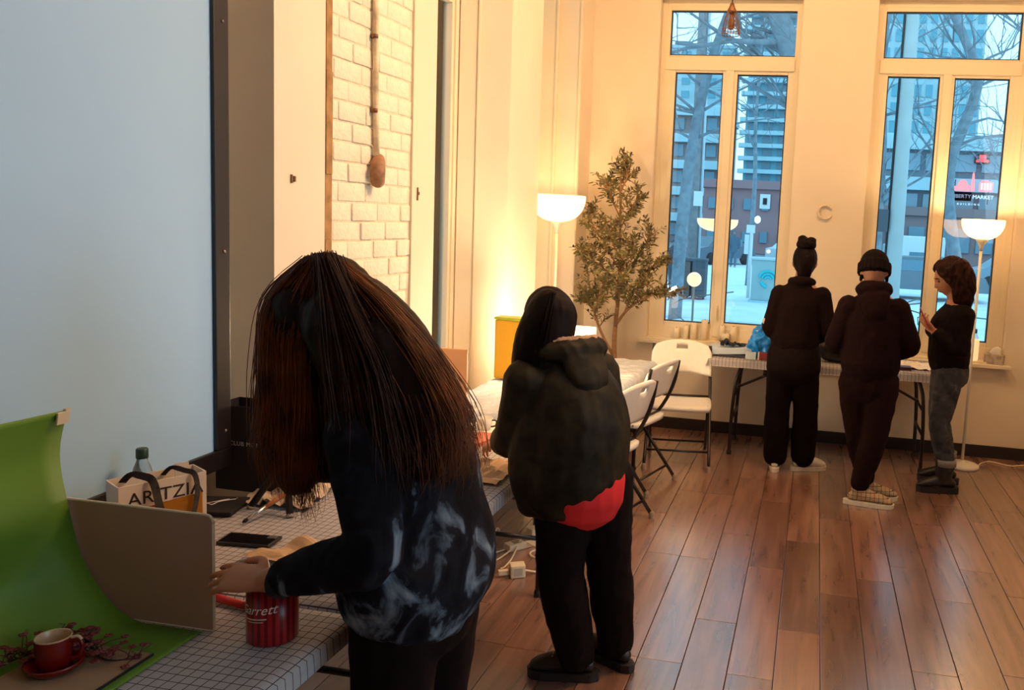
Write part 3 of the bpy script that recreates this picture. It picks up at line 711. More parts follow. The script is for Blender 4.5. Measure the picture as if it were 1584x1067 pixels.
def eyes(c, R, par, k=1.0):
    for s in (-1, 1):
        bm = B(); ball(bm, V(c)+R @ (V((s*0.030, 0.079, 0.0))*k), (0.013*k, 0.008*k, 0.007*k), R, 2); obj('eye', bm, M_eye, par, True)
    for s in (-1, 1):
        bm = B(); loft(bm, [(V(c)+R @ (V((s*0.014, 0.094, 0.018))*k), 0.003*k), (V(c)+R @ (V((s*0.032, 0.091, 0.024))*k), 0.0035*k), (V(c)+R @ (V((s*0.048, 0.078, 0.018))*k), 0.002*k)], n=8); obj('eyebrow', bm, M_hairb, par, True)
    bm = B(); ball(bm, V(c)+R @ (V((0, 0.091, -0.064))*k), (0.021*k, 0.006*k, 0.007*k), R, 2); obj('lips', bm, M_lip, par, True)
def body(label, J, voxel=0.008, hands=True):
    """one continuous skin mesh: torso, neck, head, arms with hands, legs"""
    bm = B(); sd = J['right']; pel, mid, nk = V(J['pel']), V(J['mid']), V(J['nk']); R = J['R']; hc = V(J['head']); k = J.get('hk', 1.0)
    loft(bm, [(pel-V((0, 0, 0.07)), 0.13, 0.10), (pel, 0.155, 0.11), (pel.lerp(mid, 0.6), 0.125, 0.095), (mid, 0.125, 0.095), (mid.lerp(nk, 0.5), 0.14, 0.10), (mid.lerp(nk, 0.82), 0.125, 0.075), (nk, 0.055, 0.055)], side=sd)
    loft(bm, [(nk-V((0, 0, 0.03)), 0.056), (nk.lerp(hc, 0.5), 0.050), (hc+R @ V((0, -0.015, -0.03)), 0.050)], n=14)
    head(bm, hc, R, k)
    for s in 'LR':
        arm(bm, J['sh'+s], J['el'+s], J['wr'+s]); leg(bm, J['hip'+s], J['kn'+s], J['an'+s])
        h = J.get('hand'+s)
        if h: hand(bm, J['wr'+s], *h[:3], **(h[3] if len(h) > 3 else {}))
        a = V(J['an'+s]); d = V((*J['toe'+s], 0)).normalized()
        loft(bm, [(a+V((0, 0, 0.01)), 0.034), (V((a.x, a.y, 0.05))+d*0.06, 0.032, 0.026), (V((a.x, a.y, 0.045))+d*0.13, 0.034, 0.018)], n=12)
    o = remeshed('person', bm, M_skin, None, voxel, 2)
    tagit(o, label, 'person'); eyes(hc, R, o, k); return o
def hair_strands(bm, guides, n, r, jit, wav=0.0, rs=None):
    """thin locks following jittered copies of the guide curves"""
    rs = rs or rnd
    for i in range(n):
        g = guides[rs.randrange(len(guides))]; g2 = guides[rs.randrange(len(guides))]; t = rs.random()*0.6
        if len(g2) != len(g): g2 = g
        o1 = V((rs.gauss(0, jit), rs.gauss(0, jit), rs.gauss(0, jit*0.5))); ph = rs.random()*6.3
        pts = []
        for q, (a, b_) in enumerate(zip(g, g2)):
            f = q/(len(g)-1); p = V(a).lerp(V(b_), t)
            pts.append(p+o1*(0.35+0.65*f)+V((math.sin(q*1.9+ph), math.cos(q*1.6+ph), 0))*wav*f)
        e = rs.uniform(0.65, 1.0); pts = smooth_pts(pts, 4); pts = pts[:max(4, int(len(pts)*e))]
        m = len(pts)-1
        tube(bm, pts, [r*(1.0 if q < m*0.7 else 1.0-0.9*(q-m*0.7)/(m*0.3+1e-6)) for q in range(m+1)], 4, False)

Z3 = V((0, 0, 1))
# ---- 1. stooping person with long auburn hair, left arm over the near table
f = V((-0.97, 0.22, 0)).normalized(); rg = f.cross(Z3)
R1 = headbasis((-0.80, 0.20, -0.62), (-0.55, 0.1, 0.85))
J = dict(right=rg, pel=(-0.885, 1.80, 0.83), mid=(-0.855, 1.79, 1.02), nk=(-0.995, 1.815, 1.305), head=(-1.135, 1.835, 1.445), R=R1,
         shL=(-0.955, 1.655, 1.225), elL=(-0.885, 1.575, 0.985), wrL=(-1.125, 1.575, 0.893), shR=(-0.93, 1.97, 1.235), elR=(-0.90, 2.06, 1.0), wrR=(-1.03, 1.96, 0.915),
         handL=((-1, 0.03, -0.05), (0.0, 0.45, -0.9), (0.1, 0.6, 0.9), dict(curl=0.24, thumb_in=0.25, spread=0.045)), handR=((-1, -0.1, -0.35), (0.1, -0.3, -0.9), (0.1, -0.9, 0.3), dict(curl=0.5)),
         hipL=(-0.90, 1.725, 0.80), knL=(-0.90, 1.71, 0.45), anL=(-0.86, 1.70, 0.09), hipR=(-0.87, 1.885, 0.80), knR=(-0.88, 1.90, 0.45), anR=(-0.83, 1.92, 0.09), toeL=(-1, 0.1), toeR=(-1, 0.3))
p1 = body('person with long auburn hair in a dark tie-dye sweatshirt, stooping over the nearest table', J, 0.0040)
bm = B(); pel, mid, nk = V(J['pel']), V(J['mid']), V(J['nk'])
loft(bm, [(V((-0.885, 1.775, 0.83)), 0.192, 0.160), (V((-0.876, 1.78, 0.87)), 0.202, 0.172), (V((-0.865, 1.79, 0.935)), 0.190, 0.158), (mid+V((-0.015, 0, 0)), 0.160, 0.132), (V((-0.905, 1.80, 1.15)), 0.165, 0.128), (V((-0.945, 1.81, 1.24)), 0.158, 0.105), (nk+V((0.01, 0, -0.01)), 0.075, 0.072)], side=rg)
arm(bm, J['shL'], V((-0.87, 1.57, 0.985)), V((-1.095, 1.575, 0.90)), 0.020, 0.004, 0.93); arm(bm, J['shR'], J['elR'], J['wrR'], 0.020, 0.004, 0.95)
o = remeshed('sweatshirt', bm, M_tie, p1, 0.0075, 6, 0.004, 0.09, fold2=0.0025, fsize2=0.035)
bm = B(); lathe(bm, [(0.029, -0.02), (0.037, -0.014), (0.039, 0.0), (0.037, 0.014), (0.029, 0.02)], n=20)
for v in bm.verts: v.co = V((-1.090, 1.575, 0.899))+Matrix(((0, 0, 1), (0, 1, 0), (-1, 0, 0))) @ v.co
obj('cuff', bm, P('navy_rib', (0.012, 0.009, 0.012), 0.95), o, True)
bm = B(); loft(bm, [(V((-0.885, 1.80, 0.74)), 0.17, 0.125), (V((-0.885, 1.80, 0.86)), 0.165, 0.125)], side=rg)
for s in 'LR': leg(bm, J['hip'+s], J['kn'+s], J['an'+s], 0.016, straight=0.01)
remeshed('trousers', bm, M_pants, p1, 0.009, 4, 0.004, 0.07)
for s in 'LR': shoe(p1, J['an'+s], J['toe'+s], M_jetcloth)
# hair: crown, curtain at the face side, long mane down the back
bm = B(); hc = V(J['head'])
def w1(y, pts): return [V((x*y/1.8, y, 1.72+(z-1.72)*y/1.8)) for x, z in pts]     # silhouette points measured in the plane y = 1.8
ball(bm, hc+R1 @ V((0, -0.012, 0.020)), (0.098, 0.122, 0.128), R1, 3)
def lk(y, pts, aa, bb): loft(bm, [(p, a, b_) for p, a, b_ in zip(w1(y, pts), aa, bb)], side=(1, 0, 0))
lk(1.74, [(-1.17, 1.47), (-1.215, 1.38), (-1.225, 1.25), (-1.225, 1.12), (-1.205, 1.02)], (0.085, 0.078, 0.070, 0.062, 0.035), (0.09, 0.06, 0.045, 0.035, 0.02))
lk(1.78, [(-1.11, 1.47), (-1.12, 1.34), (-1.12, 1.2), (-1.125, 1.08)], (0.13, 0.13, 0.11, 0.07), (0.11, 0.09, 0.07, 0.04))
lk(1.72, [(-1.07, 1.45), (-1.03, 1.37), (-0.98, 1.26), (-0.93, 1.16)], (0.10, 0.11, 0.11, 0.08), (0.11, 0.09, 0.06, 0.03))
lk(1.78, [(-1.06, 1.47), (-0.985, 1.405), (-0.912, 1.32), (-0.850, 1.22), (-0.842, 1.13), (-0.85, 1.06)], (0.085, 0.092, 0.090, 0.082, 0.070, 0.04), (0.11, 0.10, 0.085, 0.06, 0.045, 0.02))
lk(1.68, [(-1.00, 1.40), (-0.94, 1.31), (-0.88, 1.20), (-0.87, 1.10)], (0.08, 0.08, 0.075, 0.05), (0.07, 0.06, 0.045, 0.025))
hair1 = remeshed('hair', bm, M_haira, p1, 0.0075, 9, 0.004, 0.03, stretch=(1, 1, 0.2))
gd = [w1(y_, q) for y_ in (1.66, 1.72, 1.80) for q in (
    [(-1.114, 1.58), (-1.014, 1.50), (-0.914, 1.39), (-0.836, 1.27), (-0.801, 1.14), (-0.811, 1.05)], [(-1.134, 1.59), (-1.044, 1.50), (-0.954, 1.37), (-0.886, 1.24), (-0.856, 1.12), (-0.866, 1.03)],
    [(-1.094, 1.57), (-0.984, 1.49), (-0.891, 1.39), (-0.801, 1.26), (-0.771, 1.16), (-0.776, 1.09)])]
gf = [w1(y_, q) for y_ in (1.68, 1.74) for q in (
    [(-1.17, 1.58), (-1.27, 1.48), (-1.285, 1.34), (-1.285, 1.20), (-1.29, 1.08), (-1.25, 0.99)], [(-1.15, 1.59), (-1.23, 1.44), (-1.235, 1.28), (-1.23, 1.12), (-1.21, 1.02), (-1.185, 0.94)],
    [(-1.14, 1.59), (-1.18, 1.40), (-1.18, 1.24), (-1.175, 1.10), (-1.17, 1.0), (-1.17, 0.93)])]
gm = [w1(y_, q) for y_ in (1.62, 1.68) for q in (
    [(-1.13, 1.59), (-1.11, 1.46), (-1.09, 1.34), (-1.07, 1.22), (-1.05, 1.12), (-1.05, 1.05)], [(-1.12, 1.59), (-1.05, 1.45), (-0.99, 1.33), (-0.95, 1.2), (-0.93, 1.1), (-0.93, 1.02)])]
bm = B(); hair_strands(bm, gd, 2000, 0.0009, 0.022, 0.012); hair_strands(bm, gf, 1200, 0.0009, 0.018, 0.011)
obj('hair_strands', bm, M_strand_lit, hair1, True)
bm = B(); hair_strands(bm, gm, 700, 0.0010, 0.026, 0.009); obj('hair_strands', bm, P('dark_auburn_strand', (0.045, 0.013, 0.005), 0.5, var=0.5, scale=14, spec=0.2), hair1, True)

# ---- 2. person in the bomber jacket at the middle table
f = V((-0.80, 0.60, 0)); rg = f.cross(Z3)
R2 = headbasis((-0.82, 0.42, -0.38), (-0.3, 0.15, 0.94))
J = dict(right=rg, pel=(-0.765, 2.87, 0.78), mid=(-0.78, 2.87, 0.96), nk=(-0.880, 2.925, 1.20), head=(-0.948, 2.945, 1.318), R=R2, hk=0.95,
         shL=(-0.975, 2.80, 1.125), elL=(-1.035, 2.83, 0.90), wrL=(-1.14, 2.99, 0.83), shR=(-0.785, 3.06, 1.125), elR=(-0.74, 3.13, 0.89), wrR=(-0.95, 3.22, 0.83),
         handL=((-0.7, 0.6, -0.3), (0.3, 0.2, -0.9), (0.6, 0.6, 0.2), dict(curl=0.5)), handR=((-0.8, 0.3, -0.3), (0.1, 0.1, -0.9), (-0.4, -0.7, 0.1), dict(curl=0.5)),
         hipL=(-0.825, 2.82, 0.76), knL=(-0.835, 2.83, 0.42), anL=(-0.775, 2.87, 0.09), hipR=(-0.715, 2.93, 0.76), knR=(-0.685, 2.95, 0.43), anR=(-0.655, 3.0, 0.09), toeL=(-1, -0.12), toeR=(-0.9, 0.5))
p2 = body('person with straight black hair in a dark bomber jacket over a red shirt', J, 0.008)
bm = B(); nk = V(J['nk'])
loft(bm, [(V((-0.822, 2.848, 0.715)), 0.178, 0.155), (V((-0.806, 2.857, 0.77)), 0.194, 0.165), (V((-0.795, 2.865, 0.86)), 0.197, 0.165), (V((-0.79, 2.87, 0.95)), 0.192, 0.160), (V((-0.815, 2.885, 1.05)), 0.178, 0.140), (V((-0.85, 2.905, 1.13)), 0.150, 0.105), (nk+V((0.01, 0, -0.005)), 0.075, 0.070)], side=rg)
arm(bm, J['shL'], J['elL'], J['wrL'], 0.026, 0.004, 0.8); arm(bm, J['shR'], J['elR'], J['wrR'], 0.026, 0.004, 0.8)
loft(bm, [(V((-0.93, 2.78, 0.98)), 0.07, 0.06), (V((-0.955, 2.77, 0.84)), 0.075, 0.06), (V((-0.945, 2.775, 0.75)), 0.075, 0.055), (V((-0.935, 2.78, 0.675)), 0.06, 0.045)], side=f)
loft(bm, [(V((-0.86, 2.76, 0.90)), 0.07, 0.06), (V((-0.875, 2.755, 0.78)), 0.07, 0.055), (V((-0.87, 2.76, 0.715)), 0.06, 0.045)], side=f)
jk = remeshed('jacket', bm, M_olive, p2, 0.008, 5, 0.005, 0.14, fold2=0.0025, fsize2=0.03)
bm = B()
hp = [nk+f*(-0.095*math.sin(a))+rg*(0.115*math.cos(a))+V((0, 0, 0.015+0.02*math.sin(a))) for a in [PI*k/8-0.25 for k in range(9)]]
loft(bm, [(p, 0.034+0.012*math.sin(PI*i/8), 0.042+0.012*math.sin(PI*i/8)) for i, p in enumerate(hp)], side=(0, 0, 1), n=12)
loft(bm, [(nk-f*0.11+V((0, 0, 0.005)), 0.09, 0.045), (nk-f*0.165+V((0, 0, -0.075)), 0.075, 0.035), (nk-f*0.16+V((0, 0, -0.14)), 0.03, 0.02)], side=rg)
hd = remeshed('hood', bm, M_olive, jk, 0.007, 3, 0.005, 0.05)
bm = B(); loft(bm, [(p+V((0, 0, 0.036))-f*0.004, 0.014, 0.016) for p in hp[1:8]], side=(0, 0, 1), n=10); remeshed('hood_lining', bm, M_beige, hd, 0.006, 2, 0.005, 0.015)
bm = B(); loft(bm, [(V((-0.772, 2.855, 0.700)), 0.172, 0.138), (V((-0.770, 2.86, 0.76)), 0.174, 0.140), (V((-0.775, 2.865, 0.84)), 0.165, 0.13)], side=rg); remeshed('shirt', bm, M_red, p2, 0.008, 3, 0.0015, 0.06)
bm = B(); loft(bm, [(V((-0.77, 2.87, 0.70)), 0.165, 0.125), (V((-0.77, 2.87, 0.82)), 0.15, 0.115)], side=rg)
for s in 'LR': leg(bm, J['hip'+s], J['kn'+s], J['an'+s], 0.020, straight=0.012)
remeshed('trousers', bm, M_pants, p2, 0.008, 3, 0.006, 0.07, fold2=0.003, fsize2=0.03)
M_blk = P('black_leather', (0.010, 0.005, 0.005), 0.45, var=0.2, scale=30)
for s in 'LR': shoe(p2, J['an'+s], J['toe'+s], M_blk, 0.25, P('dark_sole', (0.012, 0.006, 0.006), 0.6), lace=P('grey_lace', (0.35, 0.3, 0.27), 0.8) if s == 'L' else None)
bm = B(); hc = V(J['head'])
ball(bm, hc+R2 @ V((0, -0.012, 0.012)), (0.086, 0.104, 0.116), R2, 3)
for pts, a, b_ in (([(-0.93, 2.90, 1.38), (-0.955, 2.865, 1.28), (-0.972, 2.84, 1.15), (-0.975, 2.83, 1.03), (-0.985, 2.825, 0.97)], (0.070, 0.082, 0.070, 0.045, 0.02), (0.07, 0.075, 0.05, 0.035, 0.015)),
                   ([(-0.91, 2.90, 1.36), (-0.915, 2.86, 1.25), (-0.925, 2.835, 1.15), (-0.94, 2.82, 1.05)], (0.08, 0.085, 0.07, 0.03), (0.07, 0.07, 0.05, 0.02)),
                   ([(-0.97, 2.93, 1.36), (-1.01, 2.91, 1.26), (-1.02, 2.89, 1.14), (-1.01, 2.87, 1.03)], (0.055, 0.050, 0.045, 0.03), (0.07, 0.06, 0.05, 0.02))):
    loft(bm, [(p, x, y) for p, x, y in zip(pts, a, b_)], side=(0.9, 0.43, 0))
h2 = remeshed('hair', bm, M_hairb, p2, 0.007, 5, 0.003, 0.03, stretch=(1, 1, 0.15))
bm = B(); hair_strands(bm, [[(-0.93, 2.87, 1.43), (-0.975, 2.83, 1.33), (-1.0, 2.815, 1.2), (-1.0, 2.81, 1.08), (-0.995, 2.81, 0.97)], [(-0.91, 2.86, 1.43), (-0.91, 2.80, 1.33), (-0.93, 2.785, 1.2), (-0.95, 2.785, 1.08), (-0.965, 2.79, 0.98)]], 160, 0.0014, 0.012, 0.002); obj('hair_strands', bm, M_hairb, h2, True)

# ---- 3. person with a bun at the window table, seen from behind
f = V((0.05, 1, 0)).normalized(); rg = f.cross(Z3)
R3 = headbasis((0.05, 0.92, -0.5), (0, 0.45, 0.9))
J = dict(right=rg, pel=(-0.10, 5.78, 0.80), mid=(-0.095, 5.775, 1.0), nk=(-0.08, 5.80, 1.335), head=(-0.068, 5.83, 1.455), R=R3,
         shL=(-0.212, 5.79, 1.235), elL=(-0.275, 5.77, 1.00), wrL=(-0.165, 5.95, 0.90), shR=(0.050, 5.79, 1.238), elR=(0.115, 5.77, 1.01), wrR=(0.01, 5.95, 0.90),
         handL=((0.5, 0.7, -0.3), (0, 0, -1), (0.7, -0.5, 0), dict(curl=0.5)), handR=((-0.5, 0.7, -0.3), (0, 0, -1), (-0.7, -0.5, 0), dict(curl=0.5)),
         hipL=(-0.175, 5.78, 0.77), knL=(-0.19, 5.79, 0.42), anL=(-0.185, 5.80, 0.10), hipR=(-0.025, 5.78, 0.77), knR=(0.005, 5.80, 0.42), anR=(0.005, 5.84, 0.10), toeL=(-0.05, 1), toeR=(1, 0.45))
p3 = body('person with a hair bun in black hoodie and white sneakers at the window table', J, 0.009)
bm = B(); nk = V(J['nk'])
loft(bm, [(V((-0.10, 5.775, 0.885)), 0.160, 0.125), (V((-0.10, 5.775, 0.94)), 0.166, 0.132), (V((-0.095, 5.775, 1.05)), 0.155, 0.122), (V((-0.09, 5.78, 1.16)), 0.158, 0.115), (V((-0.085, 5.79, 1.25)), 0.150, 0.085), (V((-0.08, 5.80, 1.30)), 0.085, 0.068)], side=rg)
for s in 'LR': arm(bm, J['sh'+s], J['el'+s], J['wr'+s], 0.017, 0.003, 0.95)
loft(bm, [(nk+V((0.075, 0, -0.01)), 0.024), (nk+V((0.045, -0.05, 0.0)), 0.028), (nk+V((0, -0.068, 0.0)), 0.032), (nk+V((-0.045, -0.05, 0.0)), 0.028), (nk+V((-0.075, 0, -0.01)), 0.024)], n=12)
hd3 = remeshed('hoodie', bm, M_hood, p3, 0.0085, 5, 0.004, 0.09, fold2=0.002, fsize2=0.03)
bm = B(); ball(bm, (-0.315, 5.740, 1.045), (0.014, 0.010, 0.022), None, 2); obj('sleeve_badge', bm, P('pale_badge', (0.7, 0.5, 0.4), 0.6), hd3, True)
bm = B(); loft(bm, [(V((-0.10, 5.78, 0.72)), 0.185, 0.140), (V((-0.10, 5.78, 0.82)), 0.180, 0.138), (V((-0.10, 5.78, 0.92)), 0.155, 0.115)], side=rg)
for s in 'LR': leg(bm, J['hip'+s], J['kn'+s], V(J['an'+s])-V((0, 0, 0.004)), 0.014, straight=0.030)
remeshed('trousers', bm, M_pants, p3, 0.0085, 4, 0.006, 0.08)
M_wsh = P('white_leather', (0.80, 0.72, 0.62), 0.5, var=0.06, scale=40)
for s in 'LR': shoe(p3, J['an'+s], J['toe'+s], M_wsh, 0.25)
bm = B(); hc = V(J['head'])
ball(bm, hc+R3 @ V((0, -0.018, 0.016)), (0.083, 0.096, 0.112), R3, 3); loft(bm, [(hc+V((0, -0.07, -0.01)), 0.06, 0.04), (hc+V((0, -0.06, -0.085)), 0.045, 0.03)], side=(1, 0, 0))
h3 = remeshed('hair', bm, M_hairb, p3, 0.007, 3, 0.003, 0.02)
bm = B(); ball(bm, hc+V((0.002, -0.020, 0.125)), (0.066, 0.060, 0.044)); ball(bm, hc+V((0.035, -0.03, 0.150)), (0.030, 0.030, 0.026), sub=2); ball(bm, hc+V((-0.025, -0.01, 0.160)), (0.032, 0.030, 0.024), sub=2); remeshed('bun', bm, M_hairb, h3, 0.006, 2, 0.006, 0.02)

# ---- 4. person in a beanie
f = V((0.18, 1, 0)).normalized(); rg = f.cross(Z3)
R4 = headbasis((0.12, 0.95, -0.42), (0, 0.4, 0.92))
J = dict(right=rg, pel=(0.375, 5.27, 0.80), mid=(0.375, 5.265, 1.0), nk=(0.368, 5.28, 1.335), head=(0.362, 5.32, 1.452), R=R4,
         shL=(0.235, 5.29, 1.225), elL=(0.155, 5.29, 1.00), wrL=(0.24, 5.48, 0.92), shR=(0.505, 5.25, 1.23), elR=(0.60, 5.24, 1.02), wrR=(0.56, 5.46, 0.93),
         handL=((0.5, 0.7, -0.2), (0, 0, -1), (0.7, -0.5, 0), dict(curl=0.5)), handR=((-0.5, 0.7, -0.2), (0, 0, -1), (-0.7, -0.5, 0), dict(curl=0.5)),
         hipL=(0.295, 5.28, 0.77), knL=(0.335, 5.31, 0.42), anL=(0.405, 5.36, 0.10), hipR=(0.455, 5.26, 0.77), knR=(0.43, 5.22, 0.43), anR=(0.365, 5.22, 0.10), toeL=(1, 0.1), toeR=(1, -0.05))
p4 = body('person in a black knit beanie and dark hoodie with plaid shoes, back turned', J, 0.009)
bm = B(); nk = V(J['nk'])
loft(bm, [(V((0.375, 5.265, 0.835)), 0.170, 0.135), (V((0.375, 5.265, 0.89)), 0.180, 0.145), (V((0.375, 5.265, 1.02)), 0.178, 0.138), (V((0.375, 5.27, 1.15)), 0.180, 0.130), (V((0.37, 5.275, 1.235)), 0.165, 0.095), (V((0.368, 5.28, 1.31)), 0.085, 0.072)], side=rg)
for s in 'LR': arm(bm, J['sh'+s], J['el'+s], J['wr'+s], 0.025, 0.004, 0.95)
loft(bm, [(nk+V((0.085, 0.02, 0.0)), 0.03), (nk+V((0.06, -0.05, 0.02)), 0.038), (nk+V((0, -0.075, 0.02)), 0.042), (nk+V((-0.06, -0.04, 0.02)), 0.038), (nk+V((-0.085, 0.02, 0.0)), 0.03)], n=12)
loft(bm, [(nk+V((0, -0.09, -0.03)), 0.09, 0.04), (nk+V((0.01, -0.125, -0.12)), 0.07, 0.028), (nk+V((0.01, -0.12, -0.17)), 0.03, 0.018)], side=rg)
remeshed('hoodie', bm, M_maroon, p4, 0.0085, 5, 0.005, 0.09, fold2=0.002, fsize2=0.03)
bm = B(); loft(bm, [(V((0.375, 5.27, 0.73)), 0.165, 0.130), (V((0.375, 5.27, 0.88)), 0.165, 0.125)], side=rg)
for s in 'LR': leg(bm, J['hip'+s], J['kn'+s], V(J['an'+s])+V((0, 0, 0.035)), 0.016, straight=0.004)
remeshed('trousers', bm, M_maroon, p4, 0.0085, 4, 0.007, 0.07)
def plaid():
    m = bpy.data.materials.new('tan_plaid_canvas'); m.use_nodes = True; n = m.node_tree; L = n.links.new; b = n.nodes['Principled BSDF']; b.inputs['Roughness'].default_value = 0.8
    t = n.nodes.new('ShaderNodeTexCoord'); s = n.nodes.new('ShaderNodeSeparateXYZ'); L(t.outputs['Object'], s.inputs[0]); cur = None
    for ax, per, w, col in (('X', 0.052, 0.006, (0.55, 0.5, 0.42)), ('Z', 0.05, 0.005, (0.55, 0.5, 0.42)), ('X', 0.026, 0.0035, (0.02, 0.012, 0.01)), ('Z', 0.025, 0.003, (0.02, 0.012, 0.01)), ('X', 0.078, 0.002, (0.4, 0.02, 0.02))):
        d = n.nodes.new('ShaderNodeMath'); d.operation = 'PINGPONG'; d.inputs[1].default_value = per/2; L(s.outputs[ax], d.inputs[0])
        c = n.nodes.new('ShaderNodeMath'); c.operation = 'LESS_THAN'; c.inputs[1].default_value = w/2; L(d.outputs[0], c.inputs[0])
        mx = n.nodes.new('ShaderNodeMix'); mx.data_type = 'RGBA'; L(c.outputs[0], mx.inputs[0]); mx.inputs[6].default_value = (0.46, 0.30, 0.16, 1); mx.inputs[7].default_value = (*col, 1)
        if cur: L(cur.outputs[2], mx.inputs[6])
        cur = mx
    L(cur.outputs[2], b.inputs['Base Color']); return m
M_plaid = plaid()
for s in 'LR': shoe(p4, J['an'+s], J['toe'+s], M_plaid, 0.285, lace=M_sole, soleh=0.020)
bm = B(); hc = V(J['head']); ball(bm, hc+R4 @ V((0, -0.005, 0.038)), (0.090, 0.108, 0.098), R4, 3)
for i in range(24):
    a = 2*PI*i/24; q = [hc+R4 @ V((0.0925*math.cos(a), -0.005+0.109*math.sin(a), z)) for z in (-0.024, 0.010, 0.04)]; tube(bm, q, 0.011, 8)
bn = remeshed('beanie', bm, M_jetcloth, p4, 0.005, 1)
for s in (-1, 1):
    bm = B(); loft(bm, [(hc+V((s*0.075, -0.02, -0.035)), 0.012, 0.016), (hc+V((s*0.078, -0.015, -0.06)), 0.009, 0.012)], n=10); obj('sideburn', bm, M_hairb, p4, True)

# ---- 5. person in profile with a red phone
f = V((-1, 0.05, 0)).normalized(); rg = f.cross(Z3)
R5 = headbasis((-0.93, -0.05, -0.36), (-0.3, 0, 0.92))
J = dict(right=rg, pel=(0.925, 5.82, 0.84), mid=(0.925, 5.82, 1.0), nk=(0.945, 5.83, 1.275), head=(0.892, 5.83, 1.415), R=R5, hk=1.02,
         shL=(0.965, 5.70, 1.185), elL=(0.955, 5.66, 0.955), wrL=(0.80, 5.70, 1.065), shR=(0.955, 5.955, 1.185), elR=(0.93, 6.0, 0.96), wrR=(0.79, 5.90, 1.07),
         handL=((-0.72, 0.2, 0.72), (0.55, 0.5, 0.6), (0.2, 0.9, 0.3), dict(curl=0.45, k=0.95)), handR=((-0.6, -0.45, 0.5), (0.5, -0.3, 0.6), (0.2, -0.6, 0.5), dict(curl=0.5, k=0.95)),
         hipL=(0.925, 5.745, 0.80), knL=(0.885, 5.73, 0.46), anL=(0.95, 5.72, 0.12), hipR=(0.925, 5.90, 0.80), knR=(0.905, 5.91, 0.46), anR=(0.985, 5.94, 0.12), toeL=(-1, -0.1), toeR=(-1, 0.1))
p5 = body('person in profile with wavy brown hair and faded jeans looking at a red phone', J, 0.0055)
bm = B(); nk = V(J['nk'])
loft(bm, [(V((0.930, 5.82, 0.845)), 0.158, 0.126), (V((0.922, 5.82, 0.91)), 0.160, 0.132), (V((0.918, 5.82, 1.02)), 0.160, 0.130), (V((0.918, 5.82, 1.10)), 0.165, 0.128), (V((0.94, 5.825, 1.19)), 0.150, 0.095), (V((0.95, 5.83, 1.26)), 0.070, 0.060)], side=rg)
arm(bm, J['shL'], J['elL'], J['wrL'], 0.022, 0.003, 0.85); arm(bm, J['shR'], J['elR'], J['wrR'], 0.022, 0.003, 0.85)
remeshed('sweater', bm, M_jetcloth, p5, 0.0075, 4, 0.006, 0.07, fold2=0.002, fsize2=0.025)
bm = B(); loft(bm, [(V((0.94, 5.82, 0.77)), 0.148, 0.118), (V((0.932, 5.82, 0.84)), 0.143, 0.118), (V((0.925, 5.82, 0.93)), 0.135, 0.108)], side=rg)
for s in 'LR': leg(bm, J['hip'+s], J['kn'+s], V(J['an'+s])+V((0, 0, 0.055)), 0.005, straight=0.012)
jn = remeshed('jeans', bm, M_jean, p5, 0.0075, 4, 0.005, 0.06, fold2=0.002, fsize2=0.02)
for s in 'LR':
    bm = B(); lathe(bm, [(0.050, -0.022), (0.066, -0.022), (0.068, 0.022), (0.050, 0.022)], V(J['an'+s])+V((-0.004, 0, 0.085)), 20)
    obj('rolled_cuff', bm, P('pale_denim', (0.22, 0.20, 0.19), 0.9, var=0.1, scale=60), jn, True)
for s in 'LR': shoe(p5, J['an'+s], J['toe'+s], M_blk, 0.255, P('dark_sole', (0.012, 0.006, 0.006), 0.6), high=0.085, soleh=0.034)
bm = B(); hc = V(J['head'])
ball(bm, hc+R5 @ V((0, -0.022, 0.038)), (0.090, 0.101, 0.098), R5, 3)
for s in (-1, 1):
    loft(bm, [(hc+R5 @ V((s*0.005, 0.035, 0.118)), 0.020, 0.014), (hc+R5 @ V((s*0.040, 0.066, 0.080)), 0.018, 0.010), (hc+R5 @ V((s*0.066, 0.050, 0.028)), 0.017, 0.010), (hc+R5 @ V((s*0.080, 0.022, -0.02)), 0.020, 0.014), (hc+R5 @ V((s*0.084, 0.000, -0.075)), 0.018, 0.014)], side=R5 @ V((0, 1, 0.3)))
ball(bm, hc+R5 @ V((0, -0.050, -0.02)), (0.088, 0.070, 0.085), R5, 3)
for yy in (5.755, 5.83, 5.90):
    loft(bm, [(V((0.93, yy, 1.50)), 0.055, 0.045), (V((0.975, yy-0.005, 1.42)), 0.058, 0.05), (V((0.985, yy-0.01, 1.32)), 0.055, 0.045), (V((0.99, yy-0.01, 1.235)), 0.030, 0.028)], side=(1, 0, 0))
for yy in (5.745, 5.915):
    loft(bm, [(V((0.885, yy, 1.49)), 0.045, 0.022), (V((0.935, yy-0.005*(1 if yy < 5.8 else -1), 1.41)), 0.036, 0.022), (V((0.93, yy, 1.33)), 0.036, 0.024), (V((0.945, yy, 1.25)), 0.025, 0.02)], side=(1, 0, 0))
h5 = remeshed('hair', bm, M_hairr, p5, 0.006, 3, 0.007, 0.035, fold2=0.003, fsize2=0.018)
bm = B(); hair_strands(bm, [[(0.90, 5.76, 1.52), (0.96, 5.735, 1.44), (0.99, 5.73, 1.35), (1.0, 5.73, 1.26), (1.01, 5.73, 1.20)], [(0.88, 5.76, 1.51), (0.91, 5.735, 1.43), (0.925, 5.73, 1.35), (0.95, 5.73, 1.28), (0.95, 5.73, 1.22)], [(0.93, 5.83, 1.53), (1.01, 5.83, 1.46), (1.035, 5.83, 1.36), (1.03, 5.83, 1.27), (1.02, 5.83, 1.2)]], 220, 0.0016, 0.010, 0.008); obj('hair_strands', bm, M_hairr, h5, True)
t = thing('phone', 'red phone held up by the person in faded jeans', 'phone', (0.735, 5.725, 1.148))
